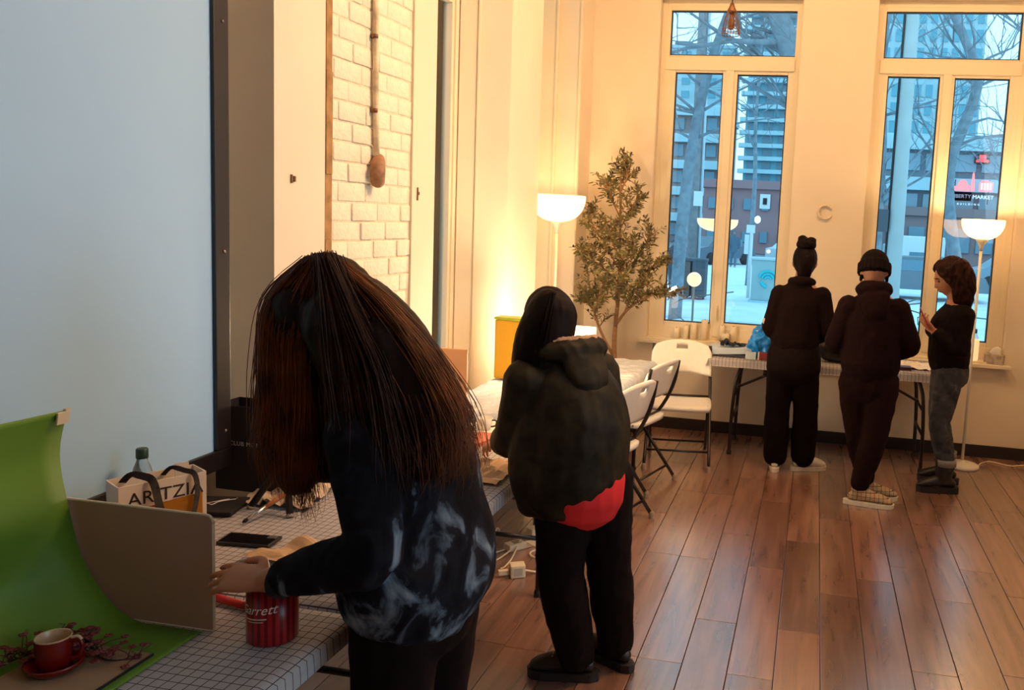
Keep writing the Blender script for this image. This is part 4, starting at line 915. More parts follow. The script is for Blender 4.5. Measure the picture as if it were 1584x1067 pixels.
bm = B(); obox(bm, (0, 0, 0), V((-0.45, 0.1, 0.89)).normalized(), V((0.1, 0.99, 0)).normalized(), V((-0.45, 0.1, 0.89)).normalized().cross(V((0.1, 0.99, 0))).normalized(), 0.072, 0.036, 0.0045, 0.003); obj('case', bm, P('red_phone_case', (0.35, 0.02, 0.02), 0.4), t, local=True)
p5.location += V((-0.011, -0.07, 0)); t.location += V((-0.011, -0.07, 0))
# ------------------------------------------------------------------ projection screen and near table
T0 = TZ+0.002
M_scr = P('pale_blue_screen_cloth', (0.34, 0.535, 0.76), 0.7, var=0.015, scale=2)
t = thing('projection_screen', 'large pale blue projection screen in a black frame on the left', 'screen', (-1.90, 1.0, 0.83))
bm = B(); box(bm, (-1.895, -0.35, 0.885), (-1.885, 2.375, 2.75)); obj('screen_cloth', bm, M_scr, t)
bm = B()
for a, b_ in (((-1.91, -0.42, 0.825), (-1.872, 2.44, 0.89)), ((-1.91, -0.42, 2.745), (-1.872, 2.44, 2.81)), ((-1.91, 2.372, 0.89), (-1.872, 2.44, 2.745)), ((-1.91, -0.42, 0.89), (-1.872, -0.345, 2.745))): box(bm, a, b_, 0.004)
obj('border_frame', bm, M_black, t)
for zz in (0.95, 1.54, 2.26, 2.70):
    bm = B(); lathe(bm, [(0, 0), (0.006, 0), (0.005, 0.003), (0, 0.004)], n=12)
    for v in bm.verts: v.co = V((-1.872+v.co.z, 2.412+v.co.x, zz+v.co.y))
    obj('rivet', bm, P('dull_steel', (0.25, 0.2, 0.18), 0.4, 0.8), t, True)
for yy in (0.3, 1.9):
    bm = B(); box(bm, (-2.119, yy-0.03, 1.6), (-1.911, yy+0.03, 1.66)); obj('wall_bracket', bm, M_black, t)

# photo sweep: green sheet, board, brown paper with a sprig, cup
M_green = P('green_card', (0.095, 0.20, 0.012), 0.6, var=0.06, scale=5)
M_foam = P('shade_toned_board', (0.40, 0.235, 0.165), 0.7, var=0.06, scale=4); M_foamedge = P('cream_board_edge', (0.72, 0.60, 0.46), 0.7)  # dim warm shade on a white board put into its base colour
bm = B()
prof = smooth_pts([(-1.660, 0, 1.215), (-1.684, 0, 1.111), (-1.667, 0, 0.997), (-1.630, 0, 0.868), (-1.560, 0, 0.772), (-1.490, 0, 0.732), (-1.42, 0, T0+0.002), (-1.318, 0, T0+0.0015)], 5)
sl = lambda p, j: 0.09*min(1, 0.62*j/12/0.13)*max(0, min(1, (0.98-p.z)/0.15))*max(0, min(1, (-1.38-p.x)/0.08))
g = [[bm.verts.new((p.x-sl(p, j)-0.010*math.sin(j*0.5)*max(0, (p.z-0.8)), 1.615-0.62*j/12, p.z+(0.012*j/12 if p.z > 1.1 else 0))) for j in range(13)] for p in prof]
for i in range(len(g)-1):
    for j in range(12): bm.faces.new((g[i][j], g[i+1][j], g[i+1][j+1], g[i][j+1]))
bmesh.ops.recalc_face_normals(bm, faces=bm.faces[:]); bmesh.ops.solidify(bm, geom=bm.faces[:], thickness=0.0012)
sw = obj('backdrop_sheet', bm, M_green, None, True); tagit(sw, 'green card sheet curved up from the near table as a photo backdrop', 'backdrop')
bm = B(); obox(bm, (-1.657, 1.600, 1.200), (0.15, 0, 0.985), (0, 1, 0), (1, 0, -0.15), 0.014, 0.015, 0.0022); obox(bm, (-1.66, 1.612, 1.205), (0, 1, 0), (0.2, 0, 1), (1, 0, 0), 0.006, 0.014, 0.004); obj('masking_tape', bm, P('cream_tape', (0.62, 0.52, 0.38), 0.7), sw)
bm = B(); vs = []
def rrect(x0, x1, z0, z1, r, n=6):
    out = []
    for cx, cz, a0 in ((x1-r, z1-r, 0), (x0+r*0.2, z1-r*0.2, PI/2), (x0+r*0.2, z0+r*0.2, PI), (x1-r*0.4, z0+r*0.4, 1.5*PI)):
        rr = r if a0 == 0 else (r*0.4 if a0 > 4 else r*0.2)
        for k in range(n+1): a = a0+PI/2*k/n; out.append((cx+rr*math.cos(a), cz+rr*math.sin(a)))
    return out
ol = rrect(-1.688, -1.296, T0+0.001, 1.000, 0.018)
fr_ = [bm.verts.new((x, 1.625, z+0.012*(x+1.49)*0.4)) for x, z in ol]; bk = [bm.verts.new((x, 1.6305, z+0.012*(x+1.49)*0.4)) for x, z in ol]
bm.faces.new(fr_); bm.faces.new(bk)
fb = tagit(obj('display_board', bm, M_foam), 'white board, shade coloured tan, with cream edges and rounded corners standing upright beside the green sheet', 'board')
bm = B(); ce = [V((x, 1.6278, z+0.012*(x+1.49)*0.4)) for x, z in ol]; tube(bm, ce+[ce[0]], 0.0034, 6); obj('edge', bm, M_foamedge, fb, True)
bm = B(); box(bm, (-1.56, 0.80, T0+0.0045), (-1.345, 1.50, T0+0.0065)); bp = obj('backing_paper', bm, P('tan_paper', (0.34, 0.20, 0.115), 0.75, var=0.12, scale=9)); tagit(bp, 'tan sheet of paper under the red cup and sprigs', 'paper')
bm = B(); box(bm, (-1.3452, 0.80, T0+0.0028), (-1.3415, 1.50, T0+0.0075)); obj('dark_edge', bm, M_gasket, bp)
# cup and saucer
M_redc = P('red_glaze', (0.15, 0.003, 0.003), 0.25, var=0.1, scale=20); M_cream = P('cream_glaze', (0.52, 0.34, 0.20), 0.3)
SZ = T0+0.0065
bm = B(); lathe(bm, [(0, 0.002), (0.032, 0.0), (0.040, 0.003), (0.051, 0.014), (0.054, 0.020), (0.052, 0.023), (0.036, 0.010), (0.025, 0.008), (0, 0.008)], (-1.480, 1.393, SZ), 40)
tagit(obj('saucer', bm, M_redc, None, True), 'dark red saucer under the red espresso cup', 'saucer')
t = thing('espresso_cup', 'red espresso cup with cream interior on a red saucer', 'cup', (-1.480, 1.393, SZ+0.0095))
bm = B(); lathe(bm, [(0, 0), (0.026, 0.0), (0.030, 0.004), (0.0325, 0.03), (0.033, 0.062), (0.0325, 0.064)], (0, 0, 0), 36); obj('body', bm, M_redc, t, True, True)
bm = B(); lathe(bm, [(0.0328, 0.063), (0.0318, 0.066), (0.030, 0.064), (0.029, 0.03), (0.024, 0.008), (0, 0.006)], (0, 0, 0), 36); obj('interior', bm, M_cream, t, True, True)
bm = B(); a = 0.35; d_ = V((math.cos(a), math.sin(a), 0)); tube(bm, smooth_pts([d_*0.031+V((0, 0, 0.054)), d_*0.048+V((0, 0, 0.056)), d_*0.053+V((0, 0, 0.038)), d_*0.044+V((0, 0, 0.02)), d_*0.030+V((0, 0, 0.016))], 4), 0.0042, 8); obj('handle', bm, M_redc, t, True, True)
bm = B(); tube(bm, smooth_pts([d_*0.032+V((0, 0, 0.061)), d_*0.046+V((0, 0, 0.063)), d_*0.052+V((0, 0, 0.056))], 4), 0.0032, 8); obj('handle_rim', bm, M_cream, t, True, True)
# red blossom sprigs lying on the paper
M_twig = P('dark_red_twig', (0.075, 0.012, 0.010), 0.8); M_blos = P('faded_red_blossom', (0.16, 0.020, 0.018), 0.8, var=0.35, scale=60); M_leafd = P('dusty_leaf', (0.10, 0.09, 0.03), 0.8, var=0.3, scale=40)
def sprig(label, pts, seed, nb):
    r2 = random.Random(seed); t = thing('blossom_sprig', label, 'sprig', pts[0], 0, 'red sprigs beside the cup')
    bm = B(); P3 = smooth_pts(pts, 5); tube(bm, P3, [0.0028-0.0018*i/len(P3) for i in range(len(P3))], 6)
    heads = []
    for k in range(nb):
        p = P3[r2.randrange(2, len(P3)-1)]; q = p+V((r2.uniform(-0.045, 0.045), r2.uniform(-0.04, 0.04), r2.uniform(0.0, 0.03))); q.z = max(q.z, T0+0.010)
        tube(bm, [p, p.lerp(q, 0.5)+V((0, 0, 0.004)), q], 0.0011, 5); heads.append(q)
    obj('twig', bm, M_twig, t, True)
    bl = B(); lf = B()
    for i, q in enumerate(heads):
        if i % 4 == 3:
            a = r2.uniform(0, 6.3); u = V((math.cos(a), math.sin(a), 0.3))*0.014; w = V((-math.sin(a), math.cos(a), 0))*0.005
            vs = [lf.verts.new(q+x) for x in (V((0, 0, 0)), u*0.5+w, u, u*0.5-w)]; lf.faces.new(vs)
        else:
            for k in range(5):
                a = 2*PI*k/5+i; c = q+V((math.cos(a), math.sin(a), 0.3))*0.0052; ball(bl, c, (0.0045, 0.0045, 0.0022), None, 1)
    o = obj('blossoms', bl, M_blos, t, True); o['kind'] = 'stuff'
    o = obj('leaves', lf, M_leafd, t); o['kind'] = 'stuff'
z0 = T0+0.009
sprig('dark red blossom sprig reaching from the cup toward the paper edge', [(-1.49, 1.455, z0+0.004), (-1.455, 1.455, z0+0.008), (-1.41, 1.45, z0), (-1.375, 1.465, z0-0.001), (-1.352, 1.475, z0)], 3, 16)
sprig('dense red blossom sprig behind the cup along the green sheet', [(-1.555, 1.42, z0+0.02), (-1.535, 1.445, z0+0.016), (-1.51, 1.465, z0+0.012), (-1.47, 1.47, z0+0.008), (-1.42, 1.465, z0)], 5, 60)
sprig('bushy dark sprig at the left end of the tan paper', [(-1.565, 1.29, z0+0.012), (-1.56, 1.34, z0+0.018), (-1.555, 1.39, z0+0.018), (-1.535, 1.43, z0+0.016)], 8, 50)
# striped tin
def tin():
    c = V((-1.160, 1.645, T0)); r, h = 0.055, 0.135
    t = thing('popcorn_tin', 'red striped tin with white script under the outstretched hand', 'tin', c)
    m = bpy.data.materials.new('red_striped_tin'); m.use_nodes = True; n = m.node_tree; L = n.links.new; b = n.nodes['Principled BSDF']; b.inputs['Roughness'].default_value = 0.3
    tcx = n.nodes.new('ShaderNodeTexCoord'); gr = n.nodes.new('ShaderNodeTexGradient'); gr.gradient_type = 'RADIAL'; L(tcx.outputs['Object'], gr.inputs[0])
    mu = n.nodes.new('ShaderNodeMath'); mu.operation = 'MULTIPLY'; mu.inputs[1].default_value = 22; L(gr.outputs['Fac'], mu.inputs[0])
    fr = n.nodes.new('ShaderNodeMath'); fr.operation = 'FRACT'; L(mu.outputs[0], fr.inputs[0]); gt = n.nodes.new('ShaderNodeMath'); gt.operation = 'GREATER_THAN'; gt.inputs[1].default_value = 0.55; L(fr.outputs[0], gt.inputs[0])
    mx = n.nodes.new('ShaderNodeMix'); mx.data_type = 'RGBA'; L(gt.outputs[0], mx.inputs[0]); mx.inputs[6].default_value = (0.42, 0.010, 0.016, 1); mx.inputs[7].default_value = (0.16, 0.004, 0.007, 1); L(mx.outputs[2], b.inputs['Base Color'])
    bm = B(); lathe(bm, [(0, 0), (r-0.002, 0), (r, 0.003), (r, h-0.004), (r-0.003, h-0.004), (r-0.004, 0.01), (0, 0.008)], (0, 0, 0), 64); obj('body', bm, m, t, True, True)
    bm = B(); lathe(bm, [(r-0.004, h-0.006), (r+0.0015, h-0.006), (r+0.002, h-0.002), (r-0.001, h), (r-0.004, h-0.002)], (0, 0, 0), 64); obj('rim', bm, m, t, True, True)
    th0 = math.atan2(-c.y, -c.x)                                       # towards the room
    def bend(co, a0=th0-1.55, z=0.070):
        a = a0+co.x/r; rr = r+0.0006+co.z; return V((rr*math.cos(a), rr*math.sin(a), z+co.y+co.x*0.10))
    M_s = P('tin_script', (0.78, 0.66, 0.58), 0.5)
    text_mesh('script_lettering', 'Garrett', 0.030, M_s, t, Matrix.Translation(c), 0.0004, 0.35, bend=bend)
    bm = B(); bmesh.ops.create_grid(bm, x_segments=16, y_segments=1, size=0.5)
    for v in bm.verts: v.co = bend(V((0.045+v.co.x*0.055, -0.011+v.co.y*0.0026, 0)))
    obj('underline', bm, M_s, t, True, True)
    bm = B(); bmesh.ops.create_grid(bm, x_segments=16, y_segments=1, size=0.5)
    for v in bm.verts: v.co = bend(V((0.045+v.co.x*0.04, -0.0175+v.co.y*0.0016, 0)))
    obj('small_line', bm, M_s, t, True, True)
tin()
# phone, marker, brush, mini tripod, crumpled paper, pouch
t = thing('phone', 'black phone lying flat on the grid cloth beside the board', 'phone', (-1.555, 2.10, T0+0.001))
t.rotation_euler = (0, 0, 0.10)
bm = B(); box(bm, (-0.079, -0.038, 0), (0.079, 0.038, 0.009), 0.0035); obj('case', bm, P('black_phone', (0.010, 0.006, 0.006), 0.35), t, local=True)
bm = B(); box(bm, (-0.073, -0.034, 0.0088), (0.073, 0.034, 0.0096)); obj('screen', bm, P('dark_screen', (0.006, 0.004, 0.005), 0.12), t, local=True)
bm = B(); box(bm, (0.045, 0.012, 0.0092), (0.072, 0.032, 0.0112), 0.001); obj('camera_bump', bm, P('grey_metal', (0.35, 0.3, 0.28), 0.3, 0.8), t, local=True)
t = thing('marker_pen', 'red marker pen lying on the grid cloth behind the tin', 'pen', (-1.32, 1.74, T0+0.001))
dx = V((0.98, -0.18, 0)).normalized()
bm = B(); tube(bm, [V((0, 0, 0.010))-dx*0.075, V((0, 0, 0.010))+dx*0.02], 0.0095, 14); obj('barrel', bm, P('red_plastic', (0.45, 0.012, 0.012), 0.35), t, True, True)
bm = B(); tube(bm, [V((0, 0, 0.010))+dx*0.0205, V((0, 0, 0.010))+dx*0.075], [0.0102, 0.0085], 14); obj('pen_cap', bm, P('dark_red_plastic', (0.25, 0.008, 0.008), 0.35), t, True, True)
t = thing('paintbrush', 'paintbrush with orange handle and silver ferrule leaning on the near table', 'brush', (-1.66, 2.22, T0))
a_, b_ = V((0, 0, 0.008)), V((0.075, 0.115, 0.075)); 
bm = B(); tube(bm, [a_.lerp(b_, 0.45), a_.lerp(b_, 0.7), b_, a_.lerp(b_, 1.5)], [0.0065, 0.008, 0.007, 0.004], 10); obj('handle', bm, P('orange_wood', (0.55, 0.17, 0.05), 0.4), t, True, True)
bm = B(); tube(bm, [a_.lerp(b_, 0.06), a_.lerp(b_, 0.455)], [0.0055, 0.0066], 10); obj('ferrule', bm, P('silver_ferrule', (0.65, 0.6, 0.58), 0.25, 0.9), t, True, True)
bm = B(); tube(bm, [a_-(b_-a_)*0.05, a_, a_.lerp(b_, 0.065)], [0.002, 0.006, 0.0055], 10); obj('bristles', bm, M_blackc, t, True, True)
t = thing('mini_tripod', 'small black tripod standing on the near table under the hanging hair', 'tripod', (-1.63, 2.38, T0))
top = V((0, 0, 0.16))
for q in ((-0.095, -0.045, 0.006), (0.065, -0.075, 0.006), (0.02, 0.11, 0.006)):
    bm = B(); tube(bm, [top, V(q)], [0.010, 0.011], 10); l = obj('leg', bm, M_black, t, True, True)
    bm = B(); tube(bm, [V(q)+(top-V(q))*0.03, V(q)-V((0, 0, 0.005))], 0.0118, 10); obj('rubber_foot', bm, P('grey_rubber', (0.3, 0.22, 0.16), 0.6), l, True, True)
bm = B(); lathe(bm, [(0, -0.01), (0.018, -0.01), (0.02, 0.02), (0.012, 0.03), (0.012, 0.05), (0.022, 0.055), (0.022, 0.062), (0, 0.062)], top, 20); obj('head', bm, M_black, t, True, True)
def crumple(name, label, cat, pts, mat, h, seed, n=14, thick=0.0006, z=T0+0.002):
    """crumpled sheet spanning four corners"""
    bm = B(); a, b_, c, d = [V((*p, z)) for p in pts]; g = []
    for i in range(n+1):
        r = []
        for j in range(n+1):
            p = a.lerp(b_, i/n).lerp(d.lerp(c, i/n), j/n); q = V((p.x*14+seed, p.y*14, seed))
            p = p+V((noise.noise(q)*h*0.5, noise.noise(q+V((5, 5, 5)))*h*0.5, abs(noise.noise(q+V((9, 1, 2))))*h*1.5+0.002)); r.append(bm.verts.new(p))
        g.append(r)
    for i in range(n):
        for j in range(n): bm.faces.new((g[i][j], g[i+1][j], g[i+1][j+1], g[i][j+1]))
    bmesh.ops.recalc_face_normals(bm, faces=bm.faces[:]); bmesh.ops.solidify(bm, geom=bm.faces[:], thickness=-thick)
    return tagit(obj(name, bm, mat), label, cat)
M_kraft = P('kraft_paper', (0.46, 0.29, 0.16), 0.85, var=0.15, scale=14)
crumple('wrapping_paper', 'crumpled brown wrapping paper on the grid cloth near the elbow', 'paper', [(-1.50, 1.98), (-1.27, 1.96), (-1.24, 2.06), (-1.40, 2.14)], M_kraft, 0.030, 2)
crumple('wrapping_paper', 'crumpled thin tissue paper heap behind the small tripod', 'paper', [(-1.80, 2.36), (-1.55, 2.36), (-1.58, 2.62), (-1.79, 2.62)], P('tissue_tan', (0.6, 0.42, 0.27), 0.8, var=0.1, scale=20), 0.035, 6)
t = thing('pouch', 'flat black pouch with a white scrawl beside the tote bag', 'pouch', (-1.83, 2.30, T0+0.001)); t.rotation_euler = (0, 0, 0.25)
bm = B(); box(bm, (-0.085, -0.075, 0), (0.085, 0.075, 0.016), 0.006); obj('body', bm, M_blackc, t, local=True)
bm = B(); tube(bm, smooth_pts([(-0.075, -0.05, 0.0165), (-0.045, -0.025, 0.0165), (-0.03, -0.035, 0.0165), (-0.02, 0.0, 0.0165), (0.0, -0.01, 0.0165), (0.01, 0.02, 0.0165), (0.05, 0.045, 0.0165)], 4), 0.0018, 5); tube(bm, [(-0.03, -0.005, 0.0165), (0.03, 0.045, 0.0165)], 0.0012, 5); obj('scrawl', bm, P('white_ink', (0.7, 0.6, 0.55), 0.6), t, True, True)
# tote bag with lettering
def tote():
    o = V((-1.725, 1.837, T0+0.001)); d = V((0.487, 0.873, 0)).normalized(); nrm = V((d.y, -d.x, 0)); bk = -nrm; up = V((0, 0, 1)); Wd, Hh, Dp = 0.215, 0.228, 0.085
    o = o-d*0.012
    t = thing('tote_bag', 'white paper tote bag with black ribbon handles standing behind the board', 'bag', o+d*Wd/2+bk*Dp/2)
    M_paper = P('white_card_paper', (0.72, 0.62, 0.52), 0.65, var=0.03, scale=10)
    bm = B(); th = 0.0012
    for c, ax, hx, hy in ((o+d*Wd/2, d, Wd/2, th), (o+d*Wd/2+bk*Dp, d, Wd/2, th), (o+bk*Dp/2, bk, Dp/2, th), (o+d*Wd+bk*Dp/2, bk, Dp/2, th)):
        obox(bm, c+up*Hh/2, ax, V((-ax.y, ax.x, 0)), up, hx, hy, Hh/2)
    obox(bm, o+d*Wd/2+bk*Dp/2+up*0.002, d, bk, up, Wd/2, Dp/2, 0.0015); obj('body', bm, M_paper, t)
    M = Matrix(((d.x, 0, nrm.x, 0), (d.y, 0, nrm.y, 0), (0, 1, 0, 0), (0, 0, 0, 1)))
    def face(u, v, e=0.002): return Matrix.Translation(o+d*u+up*v+nrm*e) @ M
    text_mesh('lettering', 'ARITZIA', 0.050, P('black_ink', (0.02, 0.012, 0.01), 0.6), t, face(0.020, 0.172), 0.0004, space=1.02)
    def patch(pts, mat, e):
        bm = B(); bm.faces.new([bm.verts.new(face(u, v, e) @ V((0, 0, 0))) for u, v in pts]); bmesh.ops.solidify(bm, geom=bm.faces[:], thickness=-0.0004); obj('colour_patch', bm, mat, t)
    patch([(0.018, 0.03), (0.125, 0.03), (0.125, 0.167), (0.10, 0.166), (0.06, 0.160), (0.025, 0.150), (0.018, 0.146)], P('brick_red_ink', (0.50, 0.09, 0.04), 0.6), 0.0018)
    patch([(0.105, 0.03), (0.205, 0.03), (0.205, 0.172), (0.17, 0.170), (0.13, 0.168), (0.105, 0.164)], P('amber_ink', (0.72, 0.30, 0.02), 0.6), 0.0022)
    M_rib = P('black_ribbon', (0.015, 0.006, 0.006), 0.55)
    def ribbon(pts, w):
        bm = B(); pp = smooth_pts(pts, 5); g = []
        for i, p in enumerate(pp):
            tt = (pp[min(i+1, len(pp)-1)]-pp[max(i-1, 0)]).normalized(); s_ = tt.cross(nrm); s_ = s_.normalized() if s_.length > 0.2 else d
            g.append((bm.verts.new(p-s_*w/2), bm.verts.new(p+s_*w/2)))
        for i in range(len(g)-1): bm.faces.new((g[i][0], g[i][1], g[i+1][1], g[i+1][0]))
        bmesh.ops.solidify(bm, geom=bm.faces[:], thickness=0.0008); obj('handle', bm, M_rib, t, True)
    q = lambda u, v, e: o+d*u+up*v+nrm*e
    ribbon([q(0.035, Hh-0.02, -Dp-0.004), q(0.045, Hh+0.012, -Dp*0.6), q(0.065, Hh+0.014, -0.01), q(0.078, Hh+0.002, 0.012), q(0.090, Hh-0.06, 0.016), q(0.108, Hh-0.14, 0.012), q(0.118, Hh-0.19, 0.006)], 0.020)
    ribbon([q(0.135, Hh-0.02, -Dp-0.004), q(0.145, Hh+0.012, -Dp*0.6), q(0.165, Hh+0.010, -0.01), q(0.182, Hh+0.0, 0.010), q(0.188, Hh-0.05, 0.012), q(0.178, Hh-0.11, 0.010), q(0.172, Hh-0.14, 0.004)], 0.014)
    bm = B(); obox(bm, q(0.172, Hh+0.0, -0.05), d, bk, up, 0.018, 0.0015, 0.022); obj('loose_flap', bm, M_paper, t)
tote()
# clear bottle behind the tote
M_pet = P('clear_plastic', (0.75, 0.85, 0.92), 0.12, Transmission_Weight=0.85, IOR=1.35)
t = thing('water_bottle', 'clear plastic water bottle with dark green cap behind the tote bag', 'bottle', (-1.815, 2.00, T0))
bm = B(); lathe(bm, [(0, 0), (0.030, 0), (0.033, 0.006), (0.033, 0.16), (0.030, 0.19), (0.022, 0.225), (0.014, 0.245), (0.0135, 0.256), (0, 0.256)], (0, 0, 0), 28); obj('body', bm, M_pet, t, True, True)
bm = B(); lathe(bm, [(0, 0.252), (0.0155, 0.252), (0.0158, 0.258), (0.0155, 0.277), (0.013, 0.280), (0, 0.280)], (0, 0, 0), 24); obj('bottle_cap', bm, P('dark_green_plastic', (0.02, 0.045, 0.035), 0.4), t, True, True)
# black shopping bag
t = thing('shopping_bag', 'large black shopping bag with small white lettering under the bare wall end', 'bag', (-1.80, 2.53, T0+0.001))
bm = B()
for c, hx, hy in (((-1.80, 2.47), 0.155, 0.001), ((-1.80, 2.59), 0.155, 0.001), ((-1.955, 2.53), 0.001, 0.06), ((-1.645, 2.53), 0.001, 0.06)): box(bm, (c[0]-hx, c[1]-hy, T0+0.001), (c[0]+hx, c[1]+hy, 1.02))
box(bm, (-1.955, 2.47, T0+0.001), (-1.645, 2.59, T0+0.004)); obj('body', bm, P('black_card', (0.010, 0.003, 0.003), 0.6), t)
text_mesh('lettering', 'CLUB MONACO', 0.021, P('white_print', (0.55, 0.42, 0.38), 0.6), t, Matrix.Translation((-1.902, 2.4685, 0.885)) @ Matrix.Rotation(PI/2, 4, 'X'), 0.0003, space=1.1)

# ------------------------------------------------------------------ middle table
c_ = V((-1.43, 3.50, T0))
bm = B(); lathe(bm, [(0, 0), (0.085, 0), (0.115, 0.014), (0.117, 0.017), (0.083, 0.006), (0, 0.005)], c_+V((0.03, 0.02, 0)), 36); tagit(obj('paper_plate', bm, M_white, None, True), 'white plate under the small white cup on the middle table', 'plate')
t = thing('cup', 'small white cup on a plate at the far end of the middle table', 'cup', c_+V((0.02, 0.0, 0.008)))
bm = B(); lathe(bm, [(0, 0), (0.028, 0), (0.036, 0.05), (0.034, 0.05), (0.026, 0.004), (0, 0.004)], (0, 0, 0), 28); obj('body', bm, M_white, t, True, True)
bm = B(); tube(bm, smooth_pts([(0.033, 0, 0.042), (0.052, 0.005, 0.04), (0.05, 0.005, 0.018), (0.03, 0, 0.012)], 4), 0.004, 8); obj('handle', bm, P('dark_handle', (0.05, 0.03, 0.02), 0.5), t, True, True)
bm = B(); obox(bm, (-1.365, 3.28, T0+0.012), V((0.2, 0.98, 0)), V((0.98, -0.2, 0)), (0, 0, 1), 0.12, 0.05, 0.009, 0.003); tagit(obj('folder', bm, P('orange_card', (0.55, 0.13, 0.06), 0.5)), 'orange red folder on the middle table', 'folder')
crumple('wrapping_paper', 'flat folded kraft paper hanging near the edge of the middle table', 'paper', [(-1.28, 2.80), (-1.075, 2.79), (-1.06, 3.08), (-1.25, 3.06)], P('pale_kraft', (0.60, 0.40, 0.24), 0.8, var=0.06, scale=8), 0.022, 11, n=10)
bm = B(); box(bm, (-1.62, 3.10, T0), (-1.32, 3.42, T0+0.003)); tagit(obj('cutting_sheet', bm, P('peach_sheet', (0.74, 0.55, 0.38), 0.7)), 'large peach sheet of paper lying flat on the middle table', 'paper')

# ------------------------------------------------------------------ covered white table: lamps and cards
CZ3 = TZ+0.014
def lantern(label, x, y, z, sx, sy, h, power, glow, seen=True):
    t = thing('table_lantern', label, 'lamp', (x, y, z), 0, None)
    bm = B(); box(bm, (-sx, -sy, 0.008), (sx, sy, h), 0.006); obj('paper_shade', bm, EM('lantern_glow_%g' % glow, (1.0, 0.72, 0.42), glow), t, local=True)
    bm = B(); box(bm, (-sx*0.9, -sy*0.9, 0), (sx*0.9, sy*0.9, 0.01)); obj('base', bm, M_lampw, t, local=True)
    point_light('lantern_light', (x, y, z+h+0.05), power, (1.0, 0.74, 0.46), 0.05)
lantern('small glowing paper lantern on the covered table behind the black-haired person', -1.47, 5.30, CZ3, 0.078, 0.05, 0.235, 5, 1.8)
lantern('squat glowing lantern on the covered table hidden behind the black-haired head', -1.50, 4.60, CZ3, 0.06, 0.06, 0.16, LANT, 4.0)
t = thing('yellow_box', 'tall yellow translucent box standing on the covered table', 'box', (-1.712, 4.62, CZ3))
M_yel = P('yellow_plastic', (0.85, 0.42, 0.01), 0.4, Transmission_Weight=0.0); 
bm = B(); box(bm, (-0.085, -0.05, 0), (0.085, 0.05, 0.345), 0.012); obj('body', bm, M_yel, t, local=True)
bm = B(); box(bm, (-0.088, -0.053, 0.345), (0.088, 0.053, 0.360), 0.004); obj('lid', bm, P('lime_plastic', (0.42, 0.48, 0.02), 0.4), t, local=True)
bm = B(); obox(bm, (-1.745, 3.88, CZ3+0.140), V((1, 0.12, 0)).normalized(), V((-0.12, 1, 0)).normalized(), (0, 0, 1), 0.08, 0.006, 0.14, 0.002); tagit(obj('peach_card', bm, P('peach_card_stock', (0.80, 0.42, 0.20), 0.7)), 'peach card standing upright at the near end of the covered table', 'card')

# ------------------------------------------------------------------ front table and sill
t = thing('tray', 'pale blue shallow box tilted on the left end of the window table', 'box', (-0.575, 6.17, T0+0.001))
bm = B(); obox(bm, (0.0, 0.02, 0.040), V((0.97, 0.12, 0.06)).normalized(), V((-0.12, 0.99, 0)).normalized(), V((-0.06, 0, 1)).normalized(), 0.150, 0.13, 0.022, 0.004); obj('body', bm, P('pale_blue_card', (0.52, 0.60, 0.68), 0.5), t, local=True)
bm = B(); obox(bm, (0.04, 0.0, 0.008), (1, 0, 0), (0, 1, 0), (0, 0, 1), 0.115, 0.12, 0.008, 0.002); obj('lid', bm, P('dark_tray_lid', (0.03, 0.03, 0.05), 0.5), t, local=True)
crumple('cable_bundle', 'dark tangle of cable and cloth on the pale blue box', 'cable', [(-0.66, 6.10), (-0.47, 6.10), (-0.46, 6.20), (-0.63, 6.22)], P('navy_cloth', (0.012, 0.012, 0.025), 0.7), 0.05, 4, n=10, thick=0.004, z=T0+0.068)
bm = B(); ball(bm, (-0.335, 6.12, T0+0.115), (0.085, 0.06, 0.11)); ball(bm, (-0.30, 6.13, T0+0.20), (0.05, 0.04, 0.06)); ball(bm, (-0.385, 6.11, T0+0.085), (0.05, 0.05, 0.05))
tagit(remeshed('plastic_bag', bm, P('blue_plastic_film', (0.01, 0.24, 0.78), 0.2, var=0.3, scale=12, bump=0.4, bscale=30), None, 0.008, 1, 0.03, 0.05, fold2=0.01, fsize2=0.02), 'crinkled bright blue plastic bag on the window table', 'bag')
t = thing('carton', 'dark red small carton under the blue plastic bag', 'box', (-0.315, 6.05, T0))
bm = B(); box(bm, (-0.045, -0.035, 0.0), (0.09, 0.03, 0.055), 0.002); obj('body', bm, P('dark_red_card', (0.22, 0.025, 0.02), 0.5), t, local=True)
bm = B(); box(bm, (-0.0455, -0.0355, 0.0), (-0.036, 0.0305, 0.056)); obj('white_edge', bm, M_white, t, local=True)
bm = B(); box(bm, (-0.45, 6.01, T0), (-0.375, 6.05, T0+0.052), 0.003); tagit(obj('carton', bm, P('white_blue_card', (0.58, 0.66, 0.72), 0.5)), 'white carton beside the dark red carton', 'box')
bm = B(); ball(bm, (0.16, 6.20, T0+0.09), (0.10, 0.08, 0.085)); ball(bm, (0.21, 6.18, T0+0.066), (0.07, 0.07, 0.06)); tagit(remeshed('handbag', bm, M_blk, None, 0.009, 2, 0.01, 0.05), 'dark handbag between the two people with turned backs', 'bag')
crumple('paper_sheets', 'loose white paper sheets on the right end of the window table', 'paper', [(0.62, 6.12), (0.86, 6.10), (0.88, 6.42), (0.66, 6.44)], P('white_paper', (0.78, 0.72, 0.66), 0.7), 0.025, 3, n=10)
t = thing('wallet', 'dark wallet on the window table beside white paper', 'wallet', (0.66, 6.10, T0+0.001)); bm = B(); box(bm, (-0.06, -0.045, 0), (0.06, 0.045, 0.010), 0.004); box(bm, (-0.06, -0.045, 0.012), (0.058, 0.045, 0.022), 0.004); obj('body', bm, P('burgundy_leather', (0.05, 0.012, 0.016), 0.5), t, local=True)
SL = 0.743
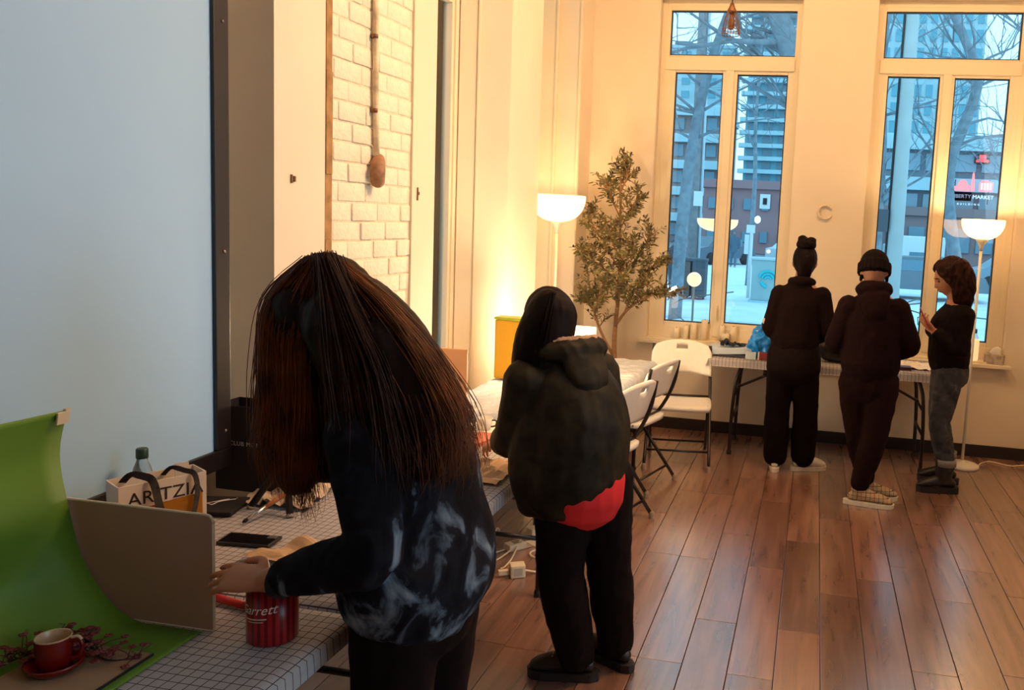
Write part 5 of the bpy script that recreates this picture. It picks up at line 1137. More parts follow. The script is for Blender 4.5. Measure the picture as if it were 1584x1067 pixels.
def candle(label, x, y, r, h):
    t = thing('pillar_candle', label, 'candle', (x, y, SL), 0, 'ivory candles on the left sill')
    bm = B(); lathe(bm, [(0, 0), (r, 0), (r, h-0.003), (r-0.003, h), (r-0.006, h-0.004), (0, h-0.007)], (0, 0, 0), 28); obj('wax', bm, M_candle, t, True, True)
    bm = B(); tube(bm, [(0, 0, h-0.008), (0.002, 0, h+0.008)], 0.0015, 6); obj('wick', bm, M_wick, t, True, True)
cy = 6.708
candle('shortest ivory candle, first from the left on the window sill', -1.075, cy, 0.028, 0.085)
candle('second ivory candle from the left, medium height, against the sash', -0.995, cy, 0.022, 0.11)
candle('third ivory candle from the left on the left window sill', -0.935, cy, 0.027, 0.135)
candle('tall ivory candle, fourth from the left beside the mullion', -0.845, cy, 0.027, 0.165)
candle('narrow ivory candle just right of the mullion, behind a squat one', -0.705, cy+0.010, 0.022, 0.125)
candle('squat wide ivory candle in front of the mullion side', -0.668, cy-0.045, 0.030, 0.072)
candle('ivory candle furthest right on the left window sill', -0.612, cy, 0.030, 0.125)
t = thing('table_lantern', 'glowing white cylinder lantern on the right sill behind the profile person', 'lamp', (1.235, 6.70, SL))
bm = B(); lathe(bm, [(0, 0), (0.034, 0), (0.040, 0.01), (0.040, 0.155), (0.037, 0.162), (0, 0.162)], (0, 0, 0), 32); obj('paper_shade', bm, EM('lantern_glow_r', (1.0, 0.66, 0.33), 0.8), t, True, True)
t = thing('pump_bottle', 'small clear bottle with dark cap on the right window sill', 'bottle', (1.245, 6.742, SL)); 
bm = B(); lathe(bm, [(0, 0), (0.028, 0), (0.030, 0.17), (0.015, 0.20), (0.015, 0.21), (0, 0.21)], (0, -0.0, 0), 24); obj('body', bm, M_pet, t, True, True)
bm = B(); lathe(bm, [(0, 0.205), (0.017, 0.205), (0.017, 0.235), (0, 0.237)], (0, 0, 0), 20); obj('bottle_cap', bm, P('navy_plastic', (0.01, 0.012, 0.03), 0.4), t, True, True)
t = thing('tissue_box', 'patterned grey tissue box at the right end of the right sill', 'box', (1.395, 6.675, 0.7295)); t.rotation_euler = (0, 0, -0.35)
bm = B(); box(bm, (-0.075, -0.045, 0), (0.065, 0.045, 0.075), 0.002); obj('carton', bm, ramp_mat('mottled_box_print', [(0.4, (0.30, 0.24, 0.19)), (0.6, (0.46, 0.38, 0.30))], 30, 0.6), t, local=True)
bm = B(); 
for s in (-1, 1): loft(bm, [(V((0, s*0.006, 0.072)), 0.045, 0.006), (V((0.008, s*0.012, 0.10)), 0.036, 0.006), (V((0.022, s*0.015, 0.122)), 0.018, 0.004)], side=(1, 0, 0))
obj('tissue', bm, M_white, t, True, True)
# ring sensor on the pier between the windows, wall marks, conduit
bm = B()
M_ring = P('ivory_plastic', (0.72, 0.60, 0.44), 0.4)
pts = [(0.052+0.052*math.cos(a), FY-0.010, 1.815+0.052*math.sin(a)) for a in [0.5+5.3*k/30 for k in range(31)]]; tube(bm, pts, 0.009, 8)
tagit(obj('wall_ring', bm, M_ring, None, True), 'small ivory crescent ring fixed to the wall between the windows', 'fixture')
bm = B()
for a, b_ in (((-1.849, 2.725, 1.775), (-1.843, 2.731, 1.805)), ((-1.849, 2.740, 1.78), (-1.842, 2.748, 1.80)), ((-1.849, 2.731, 1.785), (-1.845, 2.740, 1.790))): box(bm, a, b_)
tagit(obj('wall_hook', bm, P('tarnished_brass', (0.25, 0.14, 0.05), 0.5, 0.5)), 'tiny brass hook on the plaster left of the brick', 'hook')
bm = B(); box(bm, (-1.849, 3.686, 1.74), (-1.843, 3.691, 1.80)); box(bm, (-1.849, 3.692, 1.765), (-1.842, 3.701, 1.78)); tagit(obj('wall_hook', bm, P('tarnished_brass', (0.25, 0.14, 0.05), 0.5, 0.5)), 'tiny brass hook on the plaster right of the brick', 'hook')
t = thing('conduit', 'painted electrical conduit running down the brick to a copper elbow', 'conduit', (-1.84, 3.295, 1.78))
M_cond = P('chipped_conduit_paint', (0.72, 0.55, 0.35), 0.6, var=0.45, scale=16)
bm = B(); tube(bm, [(-1.842, 3.275, CZ-0.002), (-1.842, 3.285, 2.6), (-1.841, 3.292, 2.1), (-1.838, 3.300, 1.90)], 0.012, 12); obj('pipe', bm, M_cond, t, True)
bm = B(); tube(bm, [(-1.854, 3.300, CZ-0.002), (-1.854, 3.312, 2.5), (-1.852, 3.32, 1.95)], 0.007, 8); obj('cable', bm, P('brown_cable', (0.30, 0.16, 0.07), 0.6), t, True)
for zz in (2.10, 2.40):
    bm = B(); tube(bm, [(-1.845, 3.282+0.006*(2.62-zz), zz-0.008), (-1.845, 3.282+0.006*(2.62-zz), zz+0.008)], 0.0155, 12); obj('strap', bm, M_cop, t, True)
bm = B(); loft(bm, [(V((-1.838, 3.315, 1.905)), 0.022, 0.024), (V((-1.824, 3.285, 1.88)), 0.028, 0.030), (V((-1.818, 3.270, 1.845)), 0.028, 0.032), (V((-1.824, 3.285, 1.805)), 0.026, 0.028)], n=14); obj('elbow', bm, P('rusty_elbow', (0.33, 0.16, 0.075), 0.6, var=0.3, scale=40), t, True)

# ------------------------------------------------------------------ floor clutter
M_wc = P('white_cable_sheath', (0.76, 0.64, 0.46), 0.5)
t = thing('power_strip', 'white power strip on the floor under the middle table', 'power strip', (-1.345, 4.02, 0.001)); t.rotation_euler = (0, 0, 0.9)
bm = B(); box(bm, (-0.15, -0.03, 0), (0.15, 0.03, 0.035), 0.006); obj('body', bm, M_wc, t, local=True)
for k in range(4):
    bm = B(); box(bm, (-0.115+0.06*k, -0.018, 0.0345), (-0.075+0.06*k, 0.018, 0.0365)); obj('socket', bm, P('socket_grey', (0.3, 0.24, 0.18), 0.5), t, local=True)
bm = B(); box(bm, (-0.02, -0.03, 0.036), (0.05, 0.03, 0.09), 0.006); obj('plug', bm, M_wc, t, local=True)
t = thing('power_adapter', 'white plug adapter lying on the floor near the table leg', 'adapter', (-1.285, 3.64, 0.001)); t.rotation_euler = (0, 0, 0.5)
bm = B(); box(bm, (-0.035, -0.03, 0), (0.035, 0.03, 0.06), 0.006); obj('body', bm, M_wc, t, local=True)
bm = B(); box(bm, (-0.02, -0.031, 0.012), (0.02, -0.0295, 0.048)); obj('rating_label', bm, P('pale_grey', (0.5, 0.42, 0.34), 0.6), t, local=True)
bm = B(); box(bm, (-0.09, -0.012, 0.012), (-0.036, 0.012, 0.036), 0.004); obj('connector', bm, M_wc, t, local=True)
def cable(label, pts, r=0.0045, grp='white cables under the middle table'):
    bm = B(); tube(bm, smooth_pts(pts, 6), r, 7); tagit(obj('cable', bm, M_wc, None, True), label, 'cable', grp)
cable('white cable looping between the adapter and the table leg', [(-1.255, 3.66, 0.025), (-1.20, 3.70, 0.006), (-1.17, 3.73, 0.006), (-1.16, 3.80, 0.006), (-1.19, 3.9, 0.006), (-1.24, 4.03, 0.006), (-1.30, 4.07, 0.03)])
cable('white cable from the power strip down to the plug adapter', [(-1.39, 3.99, 0.05), (-1.385, 3.90, 0.02), (-1.375, 3.80, 0.006), (-1.37, 3.70, 0.01), (-1.37, 3.645, 0.024)])
lp = [(-1.24+0.07*math.cos(a), 3.90+0.06*math.sin(a), 0.006+0.0007*k) for k, a in enumerate([0.6*i for i in range(14)])]
cable('small coil of white cable beside the power strip', [(-1.36, 3.97, 0.03)]+lp)
cable('long white cable trailing left from the power strip', [(-1.42, 3.95, 0.006), (-1.49, 3.85, 0.006), (-1.53, 3.92, 0.006), (-1.55, 4.05, 0.05), (-1.56, 4.1, 0.006), (-1.6, 3.95, 0.006), (-1.62, 3.75, 0.006), (-1.5, 3.68, 0.006), (-1.43, 3.78, 0.012), (-1.40, 3.95, 0.02)])
cable('white lamp cable running along the baseboard at the right', [(1.27, 6.33, 0.006), (1.32, 6.46, 0.006), (1.40, 6.53, 0.006), (1.52, 6.46, 0.006), (1.66, 6.52, 0.006), (1.9, 6.55, 0.006), (2.2, 6.6, 0.006)], 0.005, 'lamp cables')

# ------------------------------------------------------------------ olive tree in the corner
def olive():
    r2 = random.Random(21); base = V((-1.44, 6.28, 0))
    t = thing('olive_tree', 'tall artificial olive tree in the corner beside the left front window', 'tree', base)
    bm = B(); lathe(bm, [(0, 0), (0.12, 0), (0.15, 0.26), (0.16, 0.28), (0.145, 0.28), (0.135, 0.24), (0, 0.24)], base, 32); obj('pot', bm, P('charcoal_pot', (0.05, 0.04, 0.035), 0.6), t, True)
    M_bark = P('olive_bark', (0.30, 0.15, 0.06), 0.85, var=0.3, scale=25)
    W_ = lambda x, z, y=6.28: V((x*y/6.3, y, 1.72+(z-1.72)*y/6.3))
    tr = B()
    stems = [[(-1.46, 0.22, 6.28), (-1.49, 0.65, 6.28), (-1.49, 0.88, 6.29), (-1.475, 1.12, 6.27), (-1.48, 1.45, 6.3), (-1.49, 1.8, 6.28), (-1.50, 2.07, 6.28)],
             [(-1.48, 0.60, 6.28), (-1.60, 0.80, 6.26), (-1.66, 0.95, 6.24), (-1.70, 1.10, 6.24), (-1.74, 1.35, 6.26)],
             [(-1.49, 0.86, 6.28), (-1.42, 0.97, 6.26), (-1.32, 1.06, 6.24), (-1.20, 1.12, 6.22), (-1.10, 1.13, 6.2)],
             [(-1.66, 0.96, 6.24), (-1.72, 1.02, 6.22), (-1.80, 1.05, 6.2)],
             [(-1.475, 1.12, 6.27), (-1.40, 1.3, 6.25), (-1.32, 1.45, 6.24), (-1.24, 1.57, 6.22)],
             [(-1.48, 1.3, 6.3), (-1.58, 1.45, 6.25), (-1.68, 1.60, 6.25), (-1.74, 1.70, 6.25)],
             [(-1.42, 0.98, 6.26), (-1.34, 1.2, 6.24), (-1.25, 1.32, 6.22), (-1.16, 1.36, 6.2)],
             [(-1.48, 1.2, 6.28), (-1.60, 1.30, 6.22), (-1.74, 1.38, 6.2), (-1.82, 1.42, 6.2)],
             [(-1.49, 1.6, 6.28), (-1.42, 1.75, 6.25), (-1.36, 1.85, 6.24)], [(-1.49, 1.7, 6.28), (-1.57, 1.85, 6.25), (-1.60, 1.93, 6.25)],
             [(-1.49, 1.9, 6.28), (-1.45, 2.0, 6.27), (-1.43, 2.06, 6.27)], [(-1.48, 1.0, 6.28), (-1.50, 1.1, 6.15), (-1.46, 1.22, 6.08)], [(-1.48, 1.25, 6.28), (-1.42, 1.38, 6.15), (-1.40, 1.48, 6.1)],
             [(-1.48, 1.4, 6.3), (-1.54, 1.5, 6.18), (-1.57, 1.6, 6.14)], [(-1.40, 1.0, 6.26), (-1.38, 1.1, 6.16), (-1.30, 1.18, 6.1)], [(-1.66, 0.97, 6.24), (-1.62, 1.1, 6.15), (-1.6, 1.2, 6.12)]]
    tips = []
    for i, s in enumerate(stems):
        p = smooth_pts([W_(*q) for q in s], 4); r0 = 0.022 if i == 0 else (0.013 if i < 3 else 0.007)
        tube(tr, p, [r0*(1-0.75*k/len(p)) for k in range(len(p))], 8)
        st = 0.5 if i == 0 else 0.3
        for k in range(int(len(p)*st), len(p)):
            for _ in range(3 if i else 2): tips.append((p[k], (p[min(k+1, len(p)-1)]-p[k-1]).normalized()))
    tw = []
    for p, d in tips:
        if p.z < 1.0 and r2.random() < 0.3: continue
        a = r2.uniform(0, 6.3); dv = (d*0.7+V((math.cos(a), math.sin(a), r2.uniform(-0.2, 0.8)))*0.8).normalized(); L = r2.uniform(0.07, 0.17)
        if p.x+dv.x*L < -1.80: dv.x = abs(dv.x)
        if p.y+dv.y*L > 6.58: dv.y = -abs(dv.y)
        e = p+dv*L; tube(tr, [p, p.lerp(e, 0.5)+V((0, 0, 0.008)), e], [0.003, 0.0022, 0.0012], 5); tw.append((p, e))
    obj('trunk', tr, M_bark, t, True)
    lf = B(); n = 0
    for p, e in tw:
        for k in range(11):
            q = p.lerp(e, 0.25+0.75*k/10); ax = (e-p).normalized(); a = r2.uniform(0, 6.3); o1 = ax.orthogonal().normalized(); o2 = ax.cross(o1)
            d = (ax*r2.uniform(0.4, 0.9)+(o1*math.cos(a)+o2*math.sin(a))).normalized(); s = d.cross(V((r2.uniform(-1, 1), r2.uniform(-1, 1), r2.uniform(-1, 1)))).normalized(); l = r2.uniform(0.032, 0.058); w = l*0.13; nn = s.cross(d)
            if q.y+d.y*l > FY-0.02 or q.x+d.x*l < LX+0.02: continue
            vs = [lf.verts.new(q+d*l*u+s*w*x+nn*0.1*w*abs(x)) for u, x in ((0, 0), (0.3, 0.9), (0.65, 0.85), (1, 0), (0.65, -0.85), (0.3, -0.9))]; c = lf.verts.new(q+d*l*0.5)
            for i in range(6): lf.faces.new((vs[i], vs[(i+1) % 6], c))
            n += 1
    o = obj('foliage', lf, P('olive_leaf', (0.13, 0.105, 0.028), 0.5, var=0.5, scale=9), t); o['kind'] = 'stuff'
    fr = B()
    for p, e in tw:
        if r2.random() < 0.35: ball(fr, e+V((0, 0, 0.006)), (0.009, 0.009, 0.012), None, 1)
    o = obj('olives', fr, P('dark_olive', (0.03, 0.018, 0.015), 0.35), t, True); o['kind'] = 'stuff'
olive()
# ------------------------------------------------------------------ outside
GZ = -0.65
M_snow = P('trodden_snow', (0.70, 0.76, 0.80), 0.9, var=0.12, scale=0.8, bump=0.3, bscale=3)
M_road = P('wet_asphalt', (0.24, 0.27, 0.30), 0.6, var=0.2, scale=0.3)
bm = B(); box(bm, (-160, 7.0, GZ-0.4), (160, 46, GZ)); struct('ground', bm, M_snow)
bm = B(); box(bm, (-400, 46.001, GZ-0.4), (400, 500, GZ-0.03)); struct('road', bm, M_road)
bm = B()
r2 = random.Random(4)
for k in range(26):
    x, y = r2.uniform(-6, 5), r2.uniform(9, 21); ball(bm, (x, y, GZ), (r2.uniform(0.5, 1.6), r2.uniform(0.3, 0.6), r2.uniform(0.05, 0.14)), None, 2)
o = tagit(obj('snow_drifts', bm, M_snow, None, True), 'low drifts of trodden snow outside the front windows', 'snow', kind='stuff')
CM = {}
def bmat(name, col, rough=0.8): return P(name, col, rough, var=0.06, scale=0.4)
M_towc = bmat('pale_concrete', (0.44, 0.62, 0.68)); M_towg = bmat('tower_glass', (0.13, 0.40, 0.50), 0.3); M_brickr = bmat('red_brick_far', (0.36, 0.20, 0.21)); M_brickb = bmat('brown_brick_far', (0.27, 0.22, 0.23)); M_winf = bmat('far_window_glass', (0.14, 0.26, 0.34), 0.2)
def shared_box(name, hx, hy, hz, mat):
    bm = B(); box(bm, (-hx, -hy, -hz), (hx, hy, hz)); me = bpy.data.meshes.new(name); bm.to_mesh(me); bm.free(); me.materials.append(mat); return me
def building(name, label, x0, x1, y0, y1, h, mat, floors, cols, win, wmat, slab=None, slabmat=None, z0=0.0):
    """box wall + separate window pieces on the street side + optional balcony slabs"""
    t = thing(name, label, 'building', ((x0+x1)/2, y0, GZ))
    bm = B(); box(bm, (-(x1-x0)/2, 0, 0), ((x1-x0)/2, y1-y0, h)); obj('wall', bm, mat, t, local=True)
    fh = (h-z0)/floors; cw = (x1-x0)/cols
    if win:
        me = shared_box('window', cw*win[0]/2, 0.12, fh*win[1]/2, wmat)
        for i in range(floors):
            for j in range(cols):
                o = bpy.data.objects.new('window', me); COL.objects.link(o); o.parent = t; o.location = (-(x1-x0)/2+cw*(j+0.5), -0.05, z0+fh*(i+0.52))
    if slab:
        me = shared_box('balcony', (x1-x0)/2+slab, slab, fh*0.16, slabmat)
        for i in range(floors):
            o = bpy.data.objects.new('balcony', me); COL.objects.link(o); o.parent = t; o.location = (0, -slab*0.8, z0+fh*(i+0.98))
    bm = B(); box(bm, (-(x1-x0)/2-0.3, -0.3, h), ((x1-x0)/2+0.3, y1-y0, h+0.6)); obj('roof_parapet', bm, slabmat or mat, t, local=True)
    return t
# positions measured from the view through the panes
building('apartment_tower', 'tall pale tower with rows of balconies seen through the left window', -13.6, -3.0, 150, 165, 62, M_towg, 28, 4, (0.6, 0.55), M_winf, 0.9, M_towc)
building('apartment_tower', 'tall slab tower with vertical strips filling the right window', 8.0, 23.6, 140, 160, 62, M_towc, 22, 9, (0.55, 0.66), M_towg)
building('apartment_tower', 'distant grey tower at the left edge of the left window', -30, -17.5, 160, 175, 34, M_towc, 14, 5, (0.6, 0.5), M_towg)
building('brick_building', 'brown brick block with white balcony bands behind the utility pole', -22.0, -9.6, 80, 95, 12.4, M_brickb, 5, 8, (0.6, 0.45), M_winf, 0.4, M_towc)
building('brick_building', 'low red brick building with a white notice beyond the left window', -8.4, 2.0, 62, 75, 4.7, M_brickr, 2, 8, (0.4, 0.34), M_winf)
building('market_building', 'dark banded market building with a lit pink sign in the right window', 3.2, 22.0, 62, 80, 8.4, bmat('slate_cladding', (0.17, 0.20, 0.24)), 3, 10, (0.8, 0.42), bmat('market_glass', (0.22, 0.34, 0.42), 0.3), 0.3, M_towc)
building('brick_building', 'grey pink shop block at street level beyond the right window', 3.0, 24.0, 60.7, 61.4, 3.3, bmat('grey_pink_brick', (0.28, 0.20, 0.21)), 1, 14, (0.7, 0.5), M_winf)
building('side_building', 'grey rendered building close outside the window of the left wall', -13, -9.0, 3.0, 22, 8.0, bmat('grey_render', (0.66, 0.64, 0.66)), 3, 2, (0.4, 0.4), M_winf)
M_pink = EM('pink_sign_light', (1.0, 0.45, 0.50), 0.75); M_whit = EM('white_sign_light', (0.8, 0.95, 1.0), 0.9); M_redl = EM('red_sign_light', (1.0, 0.08, 0.08), 1.0)
t = thing('market_sign', 'pink factory-shaped sign with white lettering on the market building', 'sign', (10.1, 60.45, 3.6))
def sign_poly(pts, mat, nm, y=60.2):
    bm = B(); bm.faces.new([bm.verts.new((x, y, z)) for x, z in pts]); bmesh.ops.solidify(bm, geom=bm.faces[:], thickness=0.10); obj(nm, bm, mat, t)
sign_poly([(8.85, 4.45), (8.95, 4.75), (9.15, 4.78), (9.2, 5.0), (9.35, 5.18), (9.55, 5.2), (9.75, 5.05), (9.82, 4.85), (9.95, 4.82), (9.95, 4.45)], M_pink, 'factory_outline')
sign_poly([(10.02, 4.45), (10.02, 4.85), (10.07, 5.6), (10.13, 5.75), (10.2, 5.6), (10.25, 4.85), (10.27, 4.45)], M_pink, 'chimney_outline')
sign_poly([(10.55, 4.45), (10.55, 5.0), (10.72, 5.2), (11.1, 5.2), (11.3, 5.1), (11.45, 5.08), (11.45, 4.45)], M_pink, 'hall_outline')
for k in range(4): sign_poly([(10.65+0.19*k, 4.58), (10.65+0.19*k, 5.0), (10.75+0.19*k, 5.0), (10.75+0.19*k, 4.58)], M_whit, 'lit_slot', 60.08)
sign_poly([(8.75, 3.78), (8.75, 4.38), (10.12, 4.38), (10.12, 3.78)], bmat('rose_panel', (0.42, 0.14, 0.22)), 'name_panel', 60.28)
Rx = Matrix.Rotation(PI/2, 4, 'X')
text_mesh('lettering', 'LIBERTY', 0.35, bmat('pale_rose', (0.72, 0.42, 0.5)), t, Matrix.Translation((8.80, 60.12, 3.97)) @ Rx, 0.02)
text_mesh('lettering', 'MARKET', 0.36, M_whit, t, Matrix.Translation((10.16, 60.12, 3.95)) @ Rx, 0.02)
text_mesh('lettering', 'BUILDING', 0.19, M_whit, t, Matrix.Translation((9.2, 60.12, 3.50)) @ Rx, 0.02, space=1.9)
bm = B(); tube(bm, [(9.0, 60.4, 3.6), (9.0, 60.25, 5.2)], 0.03, 6); tube(bm, [(11.2, 60.4, 3.6), (11.2, 60.25, 5.2)], 0.03, 6); tube(bm, [(9.0, 60.25, 5.0), (9.0, 62.02, 5.0)], 0.03, 6); tube(bm, [(11.2, 60.25, 5.0), (11.2, 62.02, 5.0)], 0.03, 6); obj('sign_rail', bm, M_gasket, t)
t = thing('rooftop_sign', 'small glowing red sign high above the market sign', 'sign', (10.85, 61.5, 6.4))
bm = B(); box(bm, (-0.42, -0.1, 0.1), (0.42, 0.1, 0.26)); box(bm, (-0.22, -0.1, 0.26), (0.22, 0.1, 0.6)); obj('lit_panel', bm, M_redl, t, local=True)
bm = B(); box(bm, (-0.5, 0.11, 0.0), (0.5, 0.2, 0.68)); obj('backing', bm, M_gasket, t, local=True)
bm = B(); box(bm, (-4.25, 61.82, 2.65), (-3.5, 61.93, 3.7)); nb = tagit(obj('notice', bm, P('white_sign_board', (0.75, 0.78, 0.8), 0.6)), 'white square notice on the low red brick building', 'sign')
bm = B(); box(bm, (-4.02, 61.77, 2.95), (-3.73, 61.82, 3.42)); obj('dark_mark', bm, M_gasket, nb)
# street furniture
t = thing('utility_pole', 'thick wooden utility pole with a pale pipe outside the left window', 'pole', (-3.78, 26, GZ))
bm = B(); tube(bm, [(0, 0, 0), (-0.03, 0, 5), (-0.05, 0, 11)], [0.19, 0.17, 0.14], 14); obj('shaft', bm, P('weathered_pole', (0.26, 0.25, 0.26), 0.9, var=0.2, scale=5), t, True, True)
bm = B(); tube(bm, [(0.22, -0.08, 0), (0.19, -0.08, 5), (0.15, -0.08, 10)], 0.04, 8); obj('pipe', bm, P('pale_pipe', (0.5, 0.58, 0.64), 0.6), t, True, True)
bm = B(); box(bm, (-0.02, -0.24, 2.75), (0.26, -0.20, 3.2)); obj('notice', bm, P('white_sign_board', (0.75, 0.78, 0.8), 0.6), t, local=True)
t = thing('litter_bin', 'dark litter bin with posts at the foot of the utility pole', 'bin', (-3.55, 24.6, GZ))
bm = B(); box(bm, (-0.42, -0.3, 0.06), (-0.03, 0.3, 1.12), 0.03); obj('body', bm, P('brown_bin', (0.14, 0.10, 0.09), 0.7), t, local=True)
bm = B(); box(bm, (0.03, -0.3, 0.06), (0.42, 0.3, 1.16), 0.03); obj('body', bm, P('slate_bin', (0.08, 0.09, 0.11), 0.7), t, local=True)
bm = B(); box(bm, (-0.44, -0.32, 1.12), (0.44, 0.32, 1.2), 0.02); obj('lid', bm, P('slate_bin', (0.08, 0.09, 0.11), 0.7), t, local=True)
for k in range(4):
    bm = B(); tube(bm, [(-0.36+0.24*k, 0, 0), (-0.36+0.24*k, 0, 0.08)], 0.03, 6); obj('foot', bm, M_gasket, t, local=True)
t = thing('utility_cabinet', 'grey green utility cabinet with a turquoise swirl outside the left window', 'cabinet', (-1.45, 25, GZ))
M_cab = P('cabinet_green_grey', (0.36, 0.48, 0.48), 0.6, var=0.05, scale=2)
bm = B(); box(bm, (-0.36, -0.3, 0.06), (0.36, 0.3, 1.25), 0.02); obj('body', bm, M_cab, t, local=True)
bm = B(); box(bm, (-0.40, -0.34, 1.25), (0.40, 0.34, 1.32), 0.015); obj('lid', bm, P('cabinet_lid', (0.5, 0.62, 0.64), 0.6), t, local=True)
bm = B(); box(bm, (-0.42, -0.36, 0), (0.42, 0.36, 0.06)); obj('plinth', bm, M_towc, t, local=True)
bm = B()
for q, (a0, a1, r_) in enumerate(((0.2, 2.9, 0.26), (0.2, 2.9, 0.17), (0.2, 2.9, 0.09), (3.4, 4.6, 0.2))):
    tube(bm, [(0.12+r_*math.cos(a0+(a1-a0)*k/14), -0.315, 0.68+r_*math.sin(a0+(a1-a0)*k/14)) for k in range(15)], 0.035 if q < 3 else 0.05, 6)
obj('swirl', bm, P('turquoise_paint', (0.02, 0.55, 0.62), 0.5), t, local=True)
t = thing('signpost', 'slim white signpost with a small lamp beside the utility cabinet', 'post', (-1.98, 26, GZ))
bm = B(); tube(bm, [(0, 0, 0), (0, 0, 2.05)], 0.055, 10); obj('shaft', bm, P('white_post', (0.72, 0.74, 0.74), 0.6), t, True, True)
bm = B(); box(bm, (-0.2, -0.03, 1.35), (-0.06, 0.03, 1.95)); box(bm, (-0.16, -0.04, 2.0), (0.1, 0.04, 2.25)); obj('sign_plate', bm, P('white_sign_board', (0.75, 0.78, 0.8), 0.6), t, local=True)
bm = B(); ball(bm, (0.16, 0, 2.42), (0.10, 0.10, 0.12), sub=2); obj('lamp', bm, EM('street_light', (0.9, 0.97, 1.0), 1.1), t, True, True)
t = thing('concrete_pole', 'smooth pale concrete pole standing outside the right window', 'pole', (1.24, 14, GZ))
bm = B(); tube(bm, [(0, 0, 0), (0, 0, 4), (0, 0, 9.5)], [0.14, 0.115, 0.085], 16); obj('shaft', bm, P('pole_concrete', (0.46, 0.50, 0.50), 0.8, var=0.06, scale=3), t, True, True)
bm = B(); tube(bm, [(-0.14, -0.04, 0), (-0.13, -0.04, 4), (-0.1, -0.04, 9)], 0.018, 6); obj('cable', bm, M_gasket, t, True, True)
bm = B(); box(bm, (-0.30, -0.12, 2.30), (-0.14, -0.05, 2.66), 0.01); obj('meter_box', bm, P('slate_bin', (0.08, 0.09, 0.11), 0.7), t, local=True)
# left-window lamp reflections, built as a glowing bowl and globe outside the glass
t = thing('bowl_lamp_reflection', 'reflection of a bowl-shaped lamp, built as a glowing bowl beyond the left window mullion', 'lamp', (-0.885, 7.55, GZ))
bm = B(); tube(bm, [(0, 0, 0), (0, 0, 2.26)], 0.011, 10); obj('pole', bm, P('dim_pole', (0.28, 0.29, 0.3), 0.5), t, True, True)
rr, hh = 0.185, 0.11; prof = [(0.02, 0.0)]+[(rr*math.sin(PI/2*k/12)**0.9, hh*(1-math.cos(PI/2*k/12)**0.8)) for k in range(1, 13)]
bm = B(); lathe(bm, prof+[(max(a-0.004, 0.01), b_+0.004) for a, b_ in reversed(prof)], (0, 0, 2.26), 40); obj('lamp_shade', bm, EM('bowl_reflection_glow', (1.0, 0.72, 0.38), 1.15), t, True, True)
t = thing('globe_lamp_reflection', 'reflection of a round lamp, built as a small glowing globe low outside the left window', 'lamp', (-1.055, 7.45, GZ))
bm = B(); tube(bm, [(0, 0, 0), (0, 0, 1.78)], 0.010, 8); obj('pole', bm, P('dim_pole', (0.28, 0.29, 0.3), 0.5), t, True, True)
bm = B(); ball(bm, (0, 0, 1.825), (0.066, 0.066, 0.066)); obj('globe', bm, EM('globe_reflection_glow', (1.0, 0.76, 0.42), 1.15), t, True, True)
# cars and truck
def car(label, x, y, col, nm, l=4.2, rz=0.0):
    t = thing('car', label, 'car', (x, y, GZ), rz)
    bm = B(); w = 0.85
    prof = [(-l/2, 0.35), (-l/2, 0.85), (-l*0.36, 0.95), (-l*0.22, 1.42), (l*0.18, 1.45), (l*0.32, 0.98), (l*0.47, 0.85), (l/2, 0.6), (l/2, 0.35)]
    a = [bm.verts.new((x_, -w*(0.84 if z_ > 1.2 else 1), z_)) for x_, z_ in prof]; b_ = [bm.verts.new((x_, w*(0.84 if z_ > 1.2 else 1), z_)) for x_, z_ in prof]
    bm.faces.new(a); bm.faces.new(b_)
    for i in range(len(prof)): bm.faces.new((a[i], a[(i+1) % len(prof)], b_[(i+1) % len(prof)], b_[i]))
    obj('body', bm, P(nm, col, 0.3), t, local=True)
    bm = B(); box(bm, (-l*0.20, -w-0.005, 0.98), (l*0.02, -w*0.85, 1.34)); box(bm, (l*0.05, -w-0.005, 0.98), (l*0.24, -w*0.85, 1.34)); obj('side_window', bm, M_winf, t, local=True)
    for sx in (-0.31, 0.31):
        for sy in (-1, 1):
            bm = B(); lathe(bm, [(0, -0.1), (0.28, -0.1), (0.33, -0.06), (0.33, 0.06), (0.28, 0.1), (0, 0.1)], n=20)
            for v in bm.verts: v.co = V((l*sx+v.co.x, sy*w*0.95+v.co.z, 0.33+v.co.y))
            obj('wheel', bm, M_gasket, t, True, True)
    for s in (-1, 1):
        bm = B(); ball(bm, (-l/2-0.01, s*0.6, 0.68), (0.05, 0.15, 0.11), sub=2); obj('headlight', bm, EM('headlight', (1.0, 0.85, 0.62), 1.6), t, True, True)
car('dark car with lit headlights on the street beyond the utility pole', -5.2, 45, (0.12, 0.14, 0.18), 'slate_car_paint', 4.2, 0.9)
car('silver car with lit headlights behind the signpost and utility cabinet', -0.9, 50, (0.5, 0.55, 0.6), 'silver_car_paint', 4.2, 0.9)
car('grey car parked low behind the concrete pole in the right window', 3.6, 30, (0.16, 0.20, 0.24), 'grey_car_paint')
car('blue grey car parked behind the profile person in the right window', 8.2, 36, (0.22, 0.30, 0.36), 'bluegrey_car_paint')
t = thing('delivery_truck', 'white box truck parked on the street in the right window', 'truck', (6.1, 55, GZ))
bm = B(); box(bm, (-0.9, -1.0, 0.45), (1.7, 1.0, 1.92), 0.05); obj('cargo_box', bm, P('white_truck_paint', (0.72, 0.78, 0.80), 0.5), t, local=True)
bm = B(); box(bm, (-1.9, -0.95, 0.35), (-0.95, 0.95, 1.35), 0.12); obj('cab', bm, P('pale_truck_cab', (0.45, 0.55, 0.60), 0.4), t, local=True)
